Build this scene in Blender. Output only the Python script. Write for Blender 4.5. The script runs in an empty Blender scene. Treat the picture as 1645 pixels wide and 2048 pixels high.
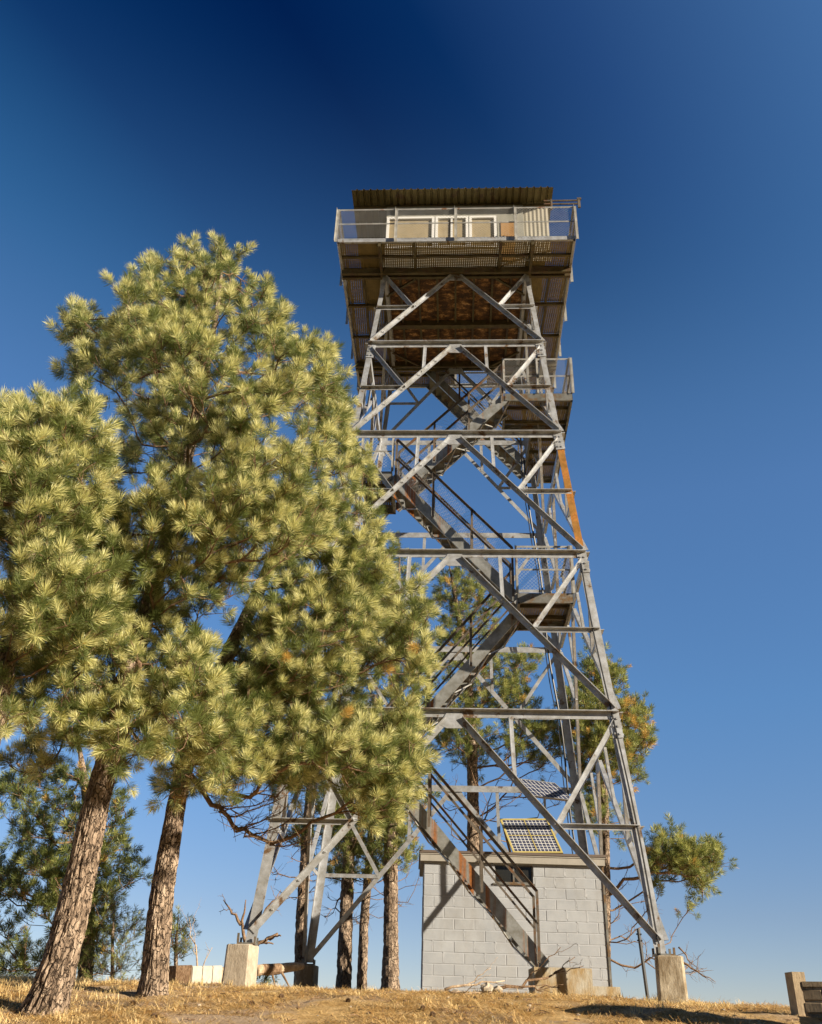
import bpy, math, random
import numpy as np
from mathutils import Vector, Matrix

random.seed(7)
rng = np.random.default_rng(7)
sc = bpy.context.scene
col = sc.collection

# ------------------------------------------------------------------ camera
FPX = 1796.46
PITCH, YAW, ROLL = 0.52027, -0.01386, 0.03116
CAM = np.array([-0.7344, -17.3029, -1.042])
F_ = np.array([math.sin(YAW)*math.cos(PITCH), math.cos(YAW)*math.cos(PITCH), math.sin(PITCH)])
R0 = np.array([math.cos(YAW), -math.sin(YAW), 0.0])
U0 = np.cross(R0, F_)
R_ = R0*math.cos(ROLL) + U0*math.sin(ROLL)
U_ = -R0*math.sin(ROLL) + U0*math.cos(ROLL)
cam_data = bpy.data.cameras.new('camera')
cam = bpy.data.objects.new('camera', cam_data)
col.objects.link(cam)
cam_data.sensor_fit = 'HORIZONTAL'
cam_data.sensor_width = 36.0
cam_data.lens = FPX/1645*36.0
cam_data.clip_start = 0.1
cam_data.clip_end = 5000
cam.matrix_world = Matrix(((R_[0], U_[0], -F_[0], CAM[0]), (R_[1], U_[1], -F_[1], CAM[1]),
                           (R_[2], U_[2], -F_[2], CAM[2]), (0, 0, 0, 1)))
sc.camera = cam

# ------------------------------------------------------------------ sky and sun
SUN_AZ, SUN_EL = math.radians(60), math.radians(23)      # azimuth to the right of "behind the camera"
SUN = Vector((math.sin(SUN_AZ)*math.cos(SUN_EL), -math.cos(SUN_AZ)*math.cos(SUN_EL), math.sin(SUN_EL)))
world = bpy.data.worlds.new('World'); sc.world = world; world.use_nodes = True
nt = world.node_tree; nt.nodes.clear()
wo = nt.nodes.new('ShaderNodeOutputWorld'); bg = nt.nodes.new('ShaderNodeBackground')
sky = nt.nodes.new('ShaderNodeTexSky'); sky.sky_type = 'NISHITA'; sky.sun_disc = False
sky.sun_elevation = SUN_EL
sky.sun_rotation = math.atan2(SUN.x, SUN.y)
sky.altitude = 2500; sky.air_density = 1.0; sky.dust_density = 0.3; sky.ozone_density = 3.0
bg.inputs['Strength'].default_value = 0.41
# light of a clear sky is polarised at right angles to the sun: a polarising filter darkens that band
tc = nt.nodes.new('ShaderNodeTexCoord')
dot = nt.nodes.new('ShaderNodeVectorMath'); dot.operation = 'DOT_PRODUCT'
dot.inputs[1].default_value = SUN
nt.links.new(tc.outputs['Generated'], dot.inputs[0])
def sky_ramp(src, stops, lo, hi):
    mr = nt.nodes.new('ShaderNodeMapRange'); mr.inputs[1].default_value = lo; mr.inputs[2].default_value = hi
    nt.links.new(src, mr.inputs[0]); r = nt.nodes.new('ShaderNodeValToRGB'); e = r.color_ramp.elements
    while len(e) < len(stops): e.new(.5)
    for q, (p, c) in zip(e, stops): q.position = (p-lo)/(hi-lo); q.color = (*[v/2 for v in c], 1)
    nt.links.new(mr.outputs[0], r.inputs[0]); return r.outputs[0]
sep = nt.nodes.new('ShaderNodeSeparateXYZ'); nt.links.new(tc.outputs['Generated'], sep.inputs[0])
pol = sky_ramp(dot.outputs['Value'], [(-.6,(.9,1.3,1.5)), (-.34,(.08,.85,1.18)), (-.2,(.0,.30,.66)), (-.02,(.0,.16,.45)), (.08,(.04,.30,.64)), (.20,(.36,.72,1.1)), (.40,(1.1,1.6,1.8))], -.6, .6)
low = sky_ramp(sep.outputs['Z'], [(0,(.92,.78,.78)), (.10,(.95,.86,.86)), (.3,(.98,1.25,1.35)), (.5,(1.13,1.45,1.6)), (.7,(.85,1.35,1.5)), (1,(.85,1.35,1.5))], 0, 1)
hz = nt.nodes.new('ShaderNodeMapRange'); hz.inputs[1].default_value = .55; hz.inputs[2].default_value = .87
hz.interpolation_type = 'SMOOTHSTEP'; nt.links.new(sep.outputs['Z'], hz.inputs[0])
mx = nt.nodes.new('ShaderNodeMixRGB'); nt.links.new(hz.outputs[0], mx.inputs[0]); nt.links.new(low, mx.inputs[1]); nt.links.new(pol, mx.inputs[2])
mu = nt.nodes.new('ShaderNodeMixRGB'); mu.blend_type = 'MULTIPLY'; mu.inputs[0].default_value = 1
nt.links.new(sky.outputs[0], mu.inputs[1]); nt.links.new(mx.outputs[0], mu.inputs[2])
aur = sky_ramp(dot.outputs['Value'], [(-1,(1,1,1)), (.40,(1,1,1)), (.75,(.35,.33,.30)), (1,(.3,.27,.22))], -1, 1)  # unseen sky round the sun is dimmed too, for less fill
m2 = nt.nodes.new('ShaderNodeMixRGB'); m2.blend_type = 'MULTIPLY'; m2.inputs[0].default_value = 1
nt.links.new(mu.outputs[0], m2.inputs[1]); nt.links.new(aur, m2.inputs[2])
# the unseen sky behind the camera is dimmed to cut its fill light
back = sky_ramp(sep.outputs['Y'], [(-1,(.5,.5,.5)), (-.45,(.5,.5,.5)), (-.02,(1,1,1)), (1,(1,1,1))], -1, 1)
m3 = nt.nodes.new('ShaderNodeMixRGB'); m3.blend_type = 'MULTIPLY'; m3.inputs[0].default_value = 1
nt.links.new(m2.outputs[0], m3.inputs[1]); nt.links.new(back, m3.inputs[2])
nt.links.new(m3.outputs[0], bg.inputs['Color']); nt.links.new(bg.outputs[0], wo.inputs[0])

sd = bpy.data.lights.new('sun', 'SUN'); sd.energy = 5.0; sd.angle = math.radians(0.5); sd.color = (1.0, 0.87, 0.68)
so = bpy.data.objects.new('sun', sd); col.objects.link(so)
so.rotation_euler = SUN.to_track_quat('Z', 'Y').to_euler(); so.location = (30, -20, 30)
sc.view_settings.view_transform = 'Standard'; sc.view_settings.look = 'None'
sc.view_settings.exposure = 1.2; sc.view_settings.gamma = 1.0; sc.view_settings.use_curve_mapping = False
sc.cycles.max_bounces = 6; sc.cycles.transparent_max_bounces = 24
sc.cycles.diffuse_bounces = 2; sc.cycles.glossy_bounces = 2; sc.cycles.transmission_bounces = 3

# ------------------------------------------------------------------ helpers
def ray(u, v):
    return F_*FPX + R_*(u-822.5) + U_*(1024-v)
def at(u, v, Y):
    """world point at depth Y that the photograph shows at pixel (u, v)"""
    d = ray(u, v); return CAM + d*(Y-CAM[1])/d[1]

class MB:
    def __init__(s): s.v = []; s.f = []; s.m = []
    def add(s, vs, fs, mi=0):
        o = len(s.v); s.v += [tuple(map(float, q)) for q in vs]
        s.f += [tuple(i+o for i in f) for f in fs]; s.m += [mi]*len(fs)
    def prism(s, p0, p1, prof, A, B, mi=0):
        """extrude a closed profile (list of (a,b)) from p0 to p1"""
        p0 = np.array(p0, float); p1 = np.array(p1, float); n = len(prof)
        r0 = [p0+A*a+B*b for a, b in prof]; r1 = [p1+A*a+B*b for a, b in prof]
        fs = [(i, (i+1) % n, n+(i+1) % n, n+i) for i in range(n)]
        fs += [tuple(reversed(range(n))), tuple(range(n, 2*n))]
        s.add(r0+r1, fs, mi)
    def box(s, lo, hi, mi=0):
        x0, y0, z0 = lo; x1, y1, z1 = hi
        s.add([(x0,y0,z0),(x1,y0,z0),(x1,y1,z0),(x0,y1,z0),(x0,y0,z1),(x1,y0,z1),(x1,y1,z1),(x0,y1,z1)],
              [(0,3,2,1),(4,5,6,7),(0,1,5,4),(1,2,6,5),(2,3,7,6),(3,0,4,7)], mi)
    def bar(s, p0, p1, w, h=None, up=(0,0,1), mi=0, off=(0,0)):
        h = h or w
        A, B = frame(p0, p1, up)
        s.prism(p0, p1, [(-w/2+off[0],-h/2+off[1]),(w/2+off[0],-h/2+off[1]),(w/2+off[0],h/2+off[1]),(-w/2+off[0],h/2+off[1])], A, B, mi)
    def angle(s, p0, p1, n, w=.08, t=.01, side=1, out=1, mi=0, w2=None, auto=True):
        """angle iron: one flange flat in the plane of normal n, other flange standing out of its edge"""
        p0 = np.array(p0, float); p1 = np.array(p1, float)
        d = (p1-p0)/np.linalg.norm(p1-p0); n = np.array(n, float); n = n-d*(n@d); n /= np.linalg.norm(n)
        S = np.cross(d, n)
        if auto and abs(d[2]) < .93: side = -1 if S[2] > 0 else 1  # outstanding flange on the upper edge
        S = S*side; N = n*out; w2 = w2 or w
        prof = [(-w/2,0),(w/2,0),(w/2,t),(-w/2+t,t),(-w/2+t,w2),(-w/2,w2)]
        if side*out < 0: prof = prof[::-1]
        s.prism(p0, p1, prof, S, N, mi)
    def channel(s, p0, p1, n, h=.22, w=.07, t=.012, mi=0):
        """C section, web facing n"""
        p0 = np.array(p0, float); p1 = np.array(p1, float)
        d = (p1-p0)/np.linalg.norm(p1-p0); n = np.array(n, float); n = n-d*(n@d); n /= np.linalg.norm(n)
        S = np.cross(d, n)
        prof = [(-h/2,0),(h/2,0),(h/2,-w),(h/2-t,-w),(h/2-t,-t),(-h/2+t,-t),(-h/2+t,-w),(-h/2,-w)][::-1]
        s.prism(p0, p1, prof, S, n, mi)
    def tube(s, pts, rs, k=6, mi=0, cap=True):
        pts = np.array(pts, float); n = len(pts)
        if np.isscalar(rs): rs = [rs]*n
        T = np.gradient(pts, axis=0); T /= np.linalg.norm(T, axis=1)[:, None]+1e-12
        a = np.array([0, 0, 1.0]) if abs(T[0][2]) < .9 else np.array([1.0, 0, 0])
        A = np.cross(T[0], a); A /= np.linalg.norm(A)
        ang = np.arange(k)*2*math.pi/k; vs = []
        for i in range(n):
            A = A-T[i]*(A@T[i]); A /= np.linalg.norm(A)+1e-12; B = np.cross(T[i], A)
            vs += list(pts[i]+rs[i]*(np.outer(np.cos(ang), A)+np.outer(np.sin(ang), B)))
        fs = [(i*k+j, i*k+(j+1) % k, (i+1)*k+(j+1) % k, (i+1)*k+j) for i in range(n-1) for j in range(k)]
        if cap: fs += [tuple(reversed(range(k))), tuple(range((n-1)*k, n*k))]
        s.add(vs, fs, mi)
    def build(s, name, mats, parent=None, smooth=False, label=None):
        me = bpy.data.meshes.new(name); me.from_pydata(s.v, [], s.f)
        if not isinstance(mats, (list, tuple)): mats = [mats]
        for m in mats: me.materials.append(m)
        if len(mats) > 1: me.polygons.foreach_set('material_index', s.m)
        if smooth: me.polygons.foreach_set('use_smooth', [True]*len(s.f))
        me.update()
        o = bpy.data.objects.new(name, me); col.objects.link(o)
        if parent is not None: attach(o, parent)
        if label: o['label'] = label
        return o

def frame(p0, p1, up=(0,0,1)):
    d = np.array(p1, float)-np.array(p0, float); d /= np.linalg.norm(d); up = np.array(up, float)
    if abs(d@up) > .97: up = np.array([0, 1.0, 0]) if abs(d[1]) < .9 else np.array([1.0, 0, 0])
    A = np.cross(d, up); A /= np.linalg.norm(A); return A, np.cross(A, d)
def attach(o, parent):
    """geometry is written in world space; keep it there when parented"""
    o.parent = parent
    def loc(p):
        L = Vector(p.location)
        return L+loc(p.parent) if p.parent else L
    o.location = Vector(o.location)-loc(parent) if o.type == 'MESH' else o.location
def tag(o, label=None, cat=None, group=None, kind=None):
    if label: o['label'] = label
    if cat: o['category'] = cat
    if group: o['group'] = group
    if kind: o['kind'] = kind
    return o
def empty(name, loc=(0,0,0)):
    o = bpy.data.objects.new(name, None); col.objects.link(o); o.location = [float(c) for c in loc]; o.empty_display_size = .3
    return o
def tri_mesh(name, verts, mat_idx, mats, parent=None, k=3):
    """fast mesh of loose triangles / quads: verts (n,k,3)"""
    n = verts.shape[0]; me = bpy.data.meshes.new(name)
    me.vertices.add(n*k); me.vertices.foreach_set('co', verts.reshape(-1).astype(np.float32))
    me.loops.add(n*k); me.loops.foreach_set('vertex_index', np.arange(n*k, dtype=np.int32))
    me.polygons.add(n); me.polygons.foreach_set('loop_start', np.arange(0, n*k, k, dtype=np.int32))
    for m in mats: me.materials.append(m)
    me.polygons.foreach_set('material_index', np.asarray(mat_idx, dtype=np.int32))
    me.update(calc_edges=True)
    o = bpy.data.objects.new(name, me); col.objects.link(o)
    if parent is not None: attach(o, parent)
    return o

# value noise on arrays (for displacement of bark and ground)
_perm = np.random.default_rng(3).random((64, 64, 64))
def vnoise(x, y, z):
    xi, yi, zi = np.floor(x).astype(int), np.floor(y).astype(int), np.floor(z).astype(int)
    fx, fy, fz = x-xi, y-yi, z-zi
    fx, fy, fz = [q*q*(3-2*q) for q in (fx, fy, fz)]
    def g(a, b, c): return _perm[(xi+a) % 64, (yi+b) % 64, (zi+c) % 64]
    l = lambda a, b, t: a+(b-a)*t
    return l(l(l(g(0,0,0), g(1,0,0), fx), l(g(0,1,0), g(1,1,0), fx), fy), l(l(g(0,0,1), g(1,0,1), fx), l(g(0,1,1), g(1,1,1), fx), fy), fz)

# ------------------------------------------------------------------ materials
def mat(name, base, rough=.6, metal=0., spec=.5):
    m = bpy.data.materials.new(name); m.use_nodes = True; n = m.node_tree
    b = n.nodes['Principled BSDF']
    b.inputs['Base Color'].default_value = (*base, 1); b.inputs['Roughness'].default_value = rough
    b.inputs['Metallic'].default_value = metal; b.inputs['Specular IOR Level'].default_value = spec
    return m, n, b
def noise(n, scale, detail=4, rough=.6, vec=None, stretch=None, coord='Object'):
    t = n.nodes.new('ShaderNodeTexNoise'); t.inputs['Scale'].default_value = scale
    t.inputs['Detail'].default_value = detail; t.inputs['Roughness'].default_value = rough
    c = n.nodes.new('ShaderNodeTexCoord'); mp = n.nodes.new('ShaderNodeMapping')
    if stretch: mp.inputs['Scale'].default_value = stretch
    n.links.new(c.outputs[coord], mp.inputs[0]); n.links.new(mp.outputs[0], t.inputs['Vector'])
    return t
def ramp_(n, src, stops):
    r = n.nodes.new('ShaderNodeValToRGB'); e = r.color_ramp.elements
    while len(e) < len(stops): e.new(.5)
    for q, (p, c) in zip(e, stops): q.position = p; q.color = (*c, 1) if len(c) == 3 else c
    n.links.new(src, r.inputs[0]); return r
def bump(n, b, src, strength=.4, dist=.01):
    k = n.nodes.new('ShaderNodeBump'); k.inputs['Strength'].default_value = strength; k.inputs['Distance'].default_value = dist
    n.links.new(src, k.inputs['Height']); n.links.new(k.outputs[0], b.inputs['Normal']); return k
def mixc(n, fac, a, b, mode='MIX'):
    k = n.nodes.new('ShaderNodeMixRGB'); k.blend_type = mode
    for i, q in ((0, fac), (1, a), (2, b)):
        if hasattr(q, 'is_linked') or hasattr(q, 'node'): n.links.new(q, k.inputs[i])
        elif i == 0: k.inputs[0].default_value = q
        else: k.inputs[i].default_value = (*q, 1)
    return k

def m_steel(name, base, rust=.0, rustcol=(.25,.09,.02), bands=False, rough=.45):
    m, n, b = mat(name, base, rough, .5)
    t = noise(n, 6, 5, .7)
    lo = tuple(c*q for c, q in zip(base, (.62,.58,.50))); hi = tuple(min(1, c*1.2) for c in base)
    r = ramp_(n, t.outputs[0], [(.3, lo), (.7, hi)])
    out = r.outputs[0]
    if rust > 0:
        t2 = noise(n, 3.1 if not bands else 2.2, 6, .65, stretch=(1,1,1) if not bands else (2.6, .15, .06))
        r2 = ramp_(n, t2.outputs[0], [(.62-rust*.3, (0,0,0)), (.68-rust*.25, (1,1,1))])
        t3 = noise(n, 25, 3)
        r3 = ramp_(n, t3.outputs[0], [(.3, tuple(c*.5 for c in rustcol)), (.7, rustcol)])
        out = mixc(n, r2.outputs[0], out, r3.outputs[0]).outputs[0]
        inv = n.nodes.new('ShaderNodeMath'); inv.operation = 'MULTIPLY'; inv.inputs[1].default_value = -.5
        n.links.new(r2.outputs[0], inv.inputs[0])
        ad = n.nodes.new('ShaderNodeMath'); ad.operation = 'ADD'; ad.inputs[1].default_value = .5
        n.links.new(inv.outputs[0], ad.inputs[0]); n.links.new(ad.outputs[0], b.inputs['Metallic'])
    n.links.new(out, b.inputs['Base Color'])
    bump(n, b, t.outputs[0], .15, .004)
    return m
M = {}
M['galv'] = m_steel('galvanised_steel', (.43,.45,.485), .12, (.14,.085,.045))
M['galv_brown'] = m_steel('weathered_galvanised', (.20,.20,.19), .35, (.15,.09,.04))
M['stringer'] = m_steel('rust_banded_steel', (.30,.31,.31), .22, (.30,.11,.025), bands=True)
M['rusty'] = m_steel('orange_rusted_steel', (.40,.20,.05), .5, (.42,.17,.03))
M['rail'] = m_steel('railing_steel', (.38,.38,.37), .1, (.2,.1,.05))
M['dark_rail'] = m_steel('dark_weathered_railing', (.17,.145,.12), .3, (.16,.075,.03))
M['wire'] = m_steel('chain_link_wire', (.48,.48,.48), .0)
M['under'] = m_steel('olive_brown_beam', (.11,.09,.045), .3, (.08,.045,.02))
M['white'] = mat('white_window_paint', (.66,.66,.65), .5)[0]
M['roofing'] = m_steel('corrugated_roofing', (.15,.13,.06), .15, (.09,.055,.025))
def m_board(name, a, b_, sc_=8):
    m, n, b = mat(name, a, .7)
    t = noise(n, sc_, 5, .6, stretch=(1,1,.3)); r = ramp_(n, t.outputs[0], [(.3, a), (.7, b_)])
    n.links.new(r.outputs[0], b.inputs['Base Color']); return m
M['tan'] = m_board('tan_window_board', (.22,.175,.10), (.31,.25,.15))
M['wood'] = m_board('brown_plywood', (.25,.13,.04), (.36,.20,.07))
M['pale'] = m_board('pale_corrugated_panel', (.24,.225,.175), (.31,.285,.23))
M['cabwall'] = m_board('grey_cab_wall', (.20,.20,.17), (.28,.27,.23))
# rotten ceiling under the cab
m, n, b = mat('mottled_rusty_floor_underside', (.1,.06,.03), .85)
t = noise(n, 4.5, 8, .75, stretch=(1,1.6,1)); r = ramp_(n, t.outputs[0], [(.38,(.03,.016,.008)),(.50,(.09,.042,.014)),(.58,(.26,.13,.04)),(.66,(.58,.38,.17))])
n.links.new(r.outputs[0], b.inputs['Base Color']); M['ceiling'] = m
# perforated walkway plank: holes are really open
def m_perf(name, base, pitch=.05, r=.27):
    m, n, b = mat(name, base, .55, .3)
    c = n.nodes.new('ShaderNodeTexCoord'); mp = n.nodes.new('ShaderNodeVectorMath'); mp.operation = 'SCALE'; mp.inputs['Scale'].default_value = 1/pitch
    fr = n.nodes.new('ShaderNodeVectorMath'); fr.operation = 'FRACTION'
    sb = n.nodes.new('ShaderNodeVectorMath'); sb.operation = 'SUBTRACT'; sb.inputs[1].default_value = (.5,.5,.5)
    ml = n.nodes.new('ShaderNodeVectorMath'); ml.operation = 'MULTIPLY'; ml.inputs[1].default_value = (1,1,0)
    ln = n.nodes.new('ShaderNodeVectorMath'); ln.operation = 'LENGTH'
    lt = n.nodes.new('ShaderNodeMath'); lt.operation = 'LESS_THAN'; lt.inputs[1].default_value = r
    n.links.new(c.outputs['Object'], mp.inputs[0]); n.links.new(mp.outputs[0], fr.inputs[0]); n.links.new(fr.outputs[0], sb.inputs[0])
    n.links.new(sb.outputs[0], ml.inputs[0]); n.links.new(ml.outputs[0], ln.inputs[0]); n.links.new(ln.outputs['Value'], lt.inputs[0])
    tr = n.nodes.new('ShaderNodeBsdfTransparent'); mxs = n.nodes.new('ShaderNodeMixShader')
    n.links.new(lt.outputs[0], mxs.inputs[0]); n.links.new(b.outputs[0], mxs.inputs[1]); n.links.new(tr.outputs[0], mxs.inputs[2])
    n.links.new(mxs.outputs[0], n.nodes['Material Output'].inputs[0])
    t = noise(n, 5, 5); r_ = ramp_(n, t.outputs[0], [(.3, tuple(q*.7 for q in base)), (.7, tuple(q*1.25 for q in base))])
    n.links.new(r_.outputs[0], b.inputs['Base Color'])
    return m
M['perf'] = m_perf('perforated_walkway_plank', (.19,.145,.055), r=.2)
def m_concrete(name, a, b_, stain=None):
    m, n, b = mat(name, a, .9)
    t = noise(n, 9, 8, .7); r = ramp_(n, t.outputs[0], [(.3, a), (.7, b_)]); out = r.outputs[0]
    if stain:
        t2 = noise(n, 2.3, 5, .7, stretch=(1.3,1,.6)); r2 = ramp_(n, t2.outputs[0], [(.42,(0,0,0)),(.58,(1,1,1))])
        out = mixc(n, r2.outputs[0], out, stain).outputs[0]
    n.links.new(out, b.inputs['Base Color'])
    t3 = noise(n, 40, 6, .7, stretch=(1,1,.25)); bump(n, b, t3.outputs[0], .7, .012); return m
M['conc'] = m_concrete('weathered_concrete', (.26,.215,.16), (.46,.40,.32))
M['conc_rust'] = m_concrete('rust_stained_concrete', (.31,.28,.22), (.43,.395,.32), (.29,.20,.09))
M['dirty_conc'] = m_concrete('lichened_concrete', (.35,.29,.20), (.50,.44,.34), (.20,.15,.09))
# painted block
m, n, b = mat('grey_painted_block', (.5,.5,.49), .8)
t = noise(n, 2.2, 5, .6); r = ramp_(n, t.outputs[0], [(.3,(.26,.277,.305)),(.7,(.34,.358,.385))]); tS = noise(n, 1.1, 6, .7, stretch=(1,1,.5)); rS = ramp_(n, tS.outputs[0], [(.50,(0,0,0)),(.72,(.5,.5,.5))]); n.links.new(mixc(n, rS.outputs[0], r.outputs[0], (.19,.175,.15)).outputs[0], b.inputs['Base Color'])
t = noise(n, 30, 6, .75, stretch=(1,1,1.6)); bump(n, b, t.outputs[0], .5, .006); M['block'] = m
m, n, b = mat('pale_mortar', (.345,.36,.385), .9); M['mortar'] = m
M['fascia'] = m_board('painted_fascia', (.24,.225,.195), (.30,.28,.25))
M['drip'] = mat('dark_drip_edge', (.10,.075,.06), .6)[0]
M['shedglass'] = mat('dark_window_glass', (.02,.02,.018), .08)[0]
M['black'] = mat('black_paint', (.015,.015,.017), .5)[0]
M['yellow'] = m_board('yellow_panel_frame', (.36,.29,.08), (.46,.38,.14))
M['alu'] = mat('aluminium_frame', (.62,.62,.60), .35, .7)[0]
def m_cells(name, nx, ny, gap):
    m, n, b = mat(name, (.02,.025,.05), .18)
    uv = n.nodes.new('ShaderNodeUVMap')
    br = n.nodes.new('ShaderNodeTexBrick'); br.offset = 0
    br.inputs['Scale'].default_value = 1; br.inputs['Brick Width'].default_value = 1/nx; br.inputs['Row Height'].default_value = 1/ny
    br.inputs['Mortar Size'].default_value = gap; br.inputs['Mortar Smooth'].default_value = 0
    br.inputs['Color1'].default_value = (.03,.036,.07,1); br.inputs['Color2'].default_value = (.05,.06,.11,1); br.inputs['Mortar'].default_value = (.62,.62,.60,1)
    n.links.new(uv.outputs[0], br.inputs[0]); n.links.new(br.outputs[0], b.inputs['Base Color']); return m
M['cells'] = m_cells('solar_cells', 12, 12, .0065)
M['cells2'] = m_cells('solar_cells_blue', 9, 4, .007)
# bark
def m_bark(name, dark, mid, light, sc_=1, plates=False):
    m, n, b = mat(name, mid, .95, 0, .12)
    t = noise(n, 14*sc_, 8, .75, stretch=(1,1,.4)); r = ramp_(n, t.outputs[0], [(.32,dark),(.5,mid),(.66,light)]); out = r.outputs[0]
    t2 = noise(n, 30*sc_, 6, .75, stretch=(1,1,.5)); hgt = t2.outputs[0]
    if plates:
        v = n.nodes.new('ShaderNodeTexVoronoi'); v.feature = 'DISTANCE_TO_EDGE'; v.inputs['Scale'].default_value = 24
        c = n.nodes.new('ShaderNodeTexCoord'); mp = n.nodes.new('ShaderNodeMapping'); mp.inputs['Scale'].default_value = (1,1,.27)
        nz = noise(n, 6, 4, .6); ad = n.nodes.new('ShaderNodeVectorMath'); ad.operation = 'MULTIPLY_ADD'; ad.inputs[1].default_value = (.16,.16,.16)
        n.links.new(nz.outputs['Color'], ad.inputs[0]); n.links.new(c.outputs['Object'], ad.inputs[2]); n.links.new(ad.outputs[0], mp.inputs[0]); n.links.new(mp.outputs[0], v.inputs['Vector'])
        rv = ramp_(n, v.outputs['Distance'], [(.0,(0,0,0)),(.085,(1,1,1))])
        out = mixc(n, rv.outputs[0], dark, out).outputs[0]
        hm = n.nodes.new('ShaderNodeMath'); hm.operation = 'MULTIPLY_ADD'; hm.inputs[1].default_value = 1.6
        n.links.new(rv.outputs[0], hm.inputs[0]); n.links.new(hgt, hm.inputs[2]); hgt = hm.outputs[0]
    n.links.new(out, b.inputs['Base Color']); bump(n, b, hgt, .9, .03); return m
M['bark'] = m_bark('pine_bark', (.06,.042,.032), (.27,.20,.145), (.50,.395,.30), 1, True)
M['twig'] = m_bark('twig_bark', (.11,.065,.04), (.22,.14,.085), (.38,.27,.18), 2)
M['deadwood'] = m_bark('bare_dead_wood', (.25,.17,.11), (.45,.33,.22), (.62,.50,.37))
def m_leaf(name, a, b_, trans=.42, rough=.45, spec=.4):
    m = bpy.data.materials.new(name); m.use_nodes = True; n = m.node_tree; b = n.nodes['Principled BSDF']
    t = noise(n, 3.0, 3, .6); r = ramp_(n, t.outputs[0], [(.35, a), (.65, b_)])
    b.inputs['Roughness'].default_value = rough; b.inputs['Specular IOR Level'].default_value = spec
    n.links.new(r.outputs[0], b.inputs['Base Color'])
    tl = n.nodes.new('ShaderNodeBsdfTranslucent'); n.links.new(r.outputs[0], tl.inputs[0])
    mxs = n.nodes.new('ShaderNodeMixShader'); mxs.inputs[0].default_value = trans
    n.links.new(b.outputs[0], mxs.inputs[1]); n.links.new(tl.outputs[0], mxs.inputs[2])
    n.links.new(mxs.outputs[0], n.nodes['Material Output'].inputs[0]); return m
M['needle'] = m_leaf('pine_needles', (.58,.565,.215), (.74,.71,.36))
M['needle_dk'] = m_leaf('older_shaded_pine_needles', (.12,.155,.04), (.21,.24,.075))  # older needles, darkened further to paint the shade inside tufts
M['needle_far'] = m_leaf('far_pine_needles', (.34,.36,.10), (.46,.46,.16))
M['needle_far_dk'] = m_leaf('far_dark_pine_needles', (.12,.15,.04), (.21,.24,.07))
M['needle_brown'] = m_leaf('browning_pine_needles', (.50,.30,.06), (.60,.40,.12))
M['straw'] = m_leaf('dry_grass', (.66,.48,.20), (.80,.63,.33), .3)
M['litter'] = m_leaf('fallen_pine_needles', (.62,.38,.13), (.86,.62,.30), .2)
# ground
m, n, b = mat('needle_covered_soil', (.4,.25,.1), .95, 0, .1)
t = noise(n, 2.2, 8, .7); r = ramp_(n, t.outputs[0], [(.3,(.42,.25,.095)),(.45,(.66,.43,.18)),(.6,(.78,.54,.26)),(.72,(.74,.60,.42))])
t2 = noise(n, 30, 6, .8); r2 = ramp_(n, t2.outputs[0], [(.3,(.55,.55,.55)),(.7,(1.15,1.15,1.15))])
gcol = mixc(n, 1., r.outputs[0], r2.outputs[0], 'MULTIPLY')
tb = noise(n, .75, 4, .6); rb = ramp_(n, tb.outputs[0], [(.50,(0,0,0)),(.60,(.8,.8,.8))])
gcol = mixc(n, rb.outputs[0], gcol.outputs[0], (.50,.38,.29))
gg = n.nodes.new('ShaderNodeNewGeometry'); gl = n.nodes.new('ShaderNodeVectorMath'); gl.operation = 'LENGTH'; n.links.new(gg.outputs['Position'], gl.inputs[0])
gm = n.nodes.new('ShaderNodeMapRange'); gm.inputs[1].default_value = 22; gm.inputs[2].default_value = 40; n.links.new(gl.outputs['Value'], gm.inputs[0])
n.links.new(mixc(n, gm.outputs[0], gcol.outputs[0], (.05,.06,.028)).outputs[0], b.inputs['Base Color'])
bump(n, b, t2.outputs[0], 1., .09); M['ground'] = m
M['stone'] = m_concrete('tan_masonry', (.22,.16,.10), (.40,.31,.20))

# ------------------------------------------------------------------ ground
def gz(x, y):
    x = np.asarray(x, float); y = np.asarray(y, float)
    ys = [-60,-30,-17.3,-12,-9,-7,-6,-5,-4,-3,-1,2,5,9,14,30,80,300,2500]
    zs = [-9,-4.6,-2.7,-1.75,-1.22,-.98,-.86,-.73,-.67,-.62,-.56,-.51,-.52,-.7,-1.2,-4.5,-18,-80,-400]
    z = np.interp(y, ys, zs)
    z = z - .025 - .018*np.maximum(0, x-2)
    z = z - .012*np.maximum(0, np.abs(x)-8)**1.3
    z = z + (vnoise(x*.9+5, y*.9, x*0)-.5)*.06 + (vnoise(x*3.3, y*3.3, x*0+9)-.5)*.05 + (vnoise(x*7.7, y*7.7, x*0+3)-.5)*.02
    return z
xs = np.concatenate([[-2500,-800,-300,-120,-60,-35,-22,-16], np.arange(-13,13.01,.12), [16,22,35,60,120,300,800,2500]])
ys = np.concatenate([[-1500,-400,-120,-60,-40,-28,-22,-18,-16,-14.5], np.arange(-13.5,9.01,.12), [9.5,10.5,12,14,18,24,32,45,80,150,300,800,2500]])
X, Y = np.meshgrid(xs, ys); Z = gz(X, Y)
me = bpy.data.meshes.new('ground'); nx, ny = len(xs), len(ys)
idx = np.arange(nx*ny).reshape(ny, nx)
fs = np.stack([idx[:-1,:-1], idx[:-1,1:], idx[1:,1:], idx[1:,:-1]], -1).reshape(-1, 4)
me.from_pydata(np.stack([X, Y, Z], -1).reshape(-1, 3).tolist(), [], fs.tolist())
me.polygons.foreach_set('use_smooth', [True]*len(fs)); me.materials.append(M['ground'])
g = bpy.data.objects.new('ground', me); col.objects.link(g); g['kind'] = 'structure'

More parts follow.
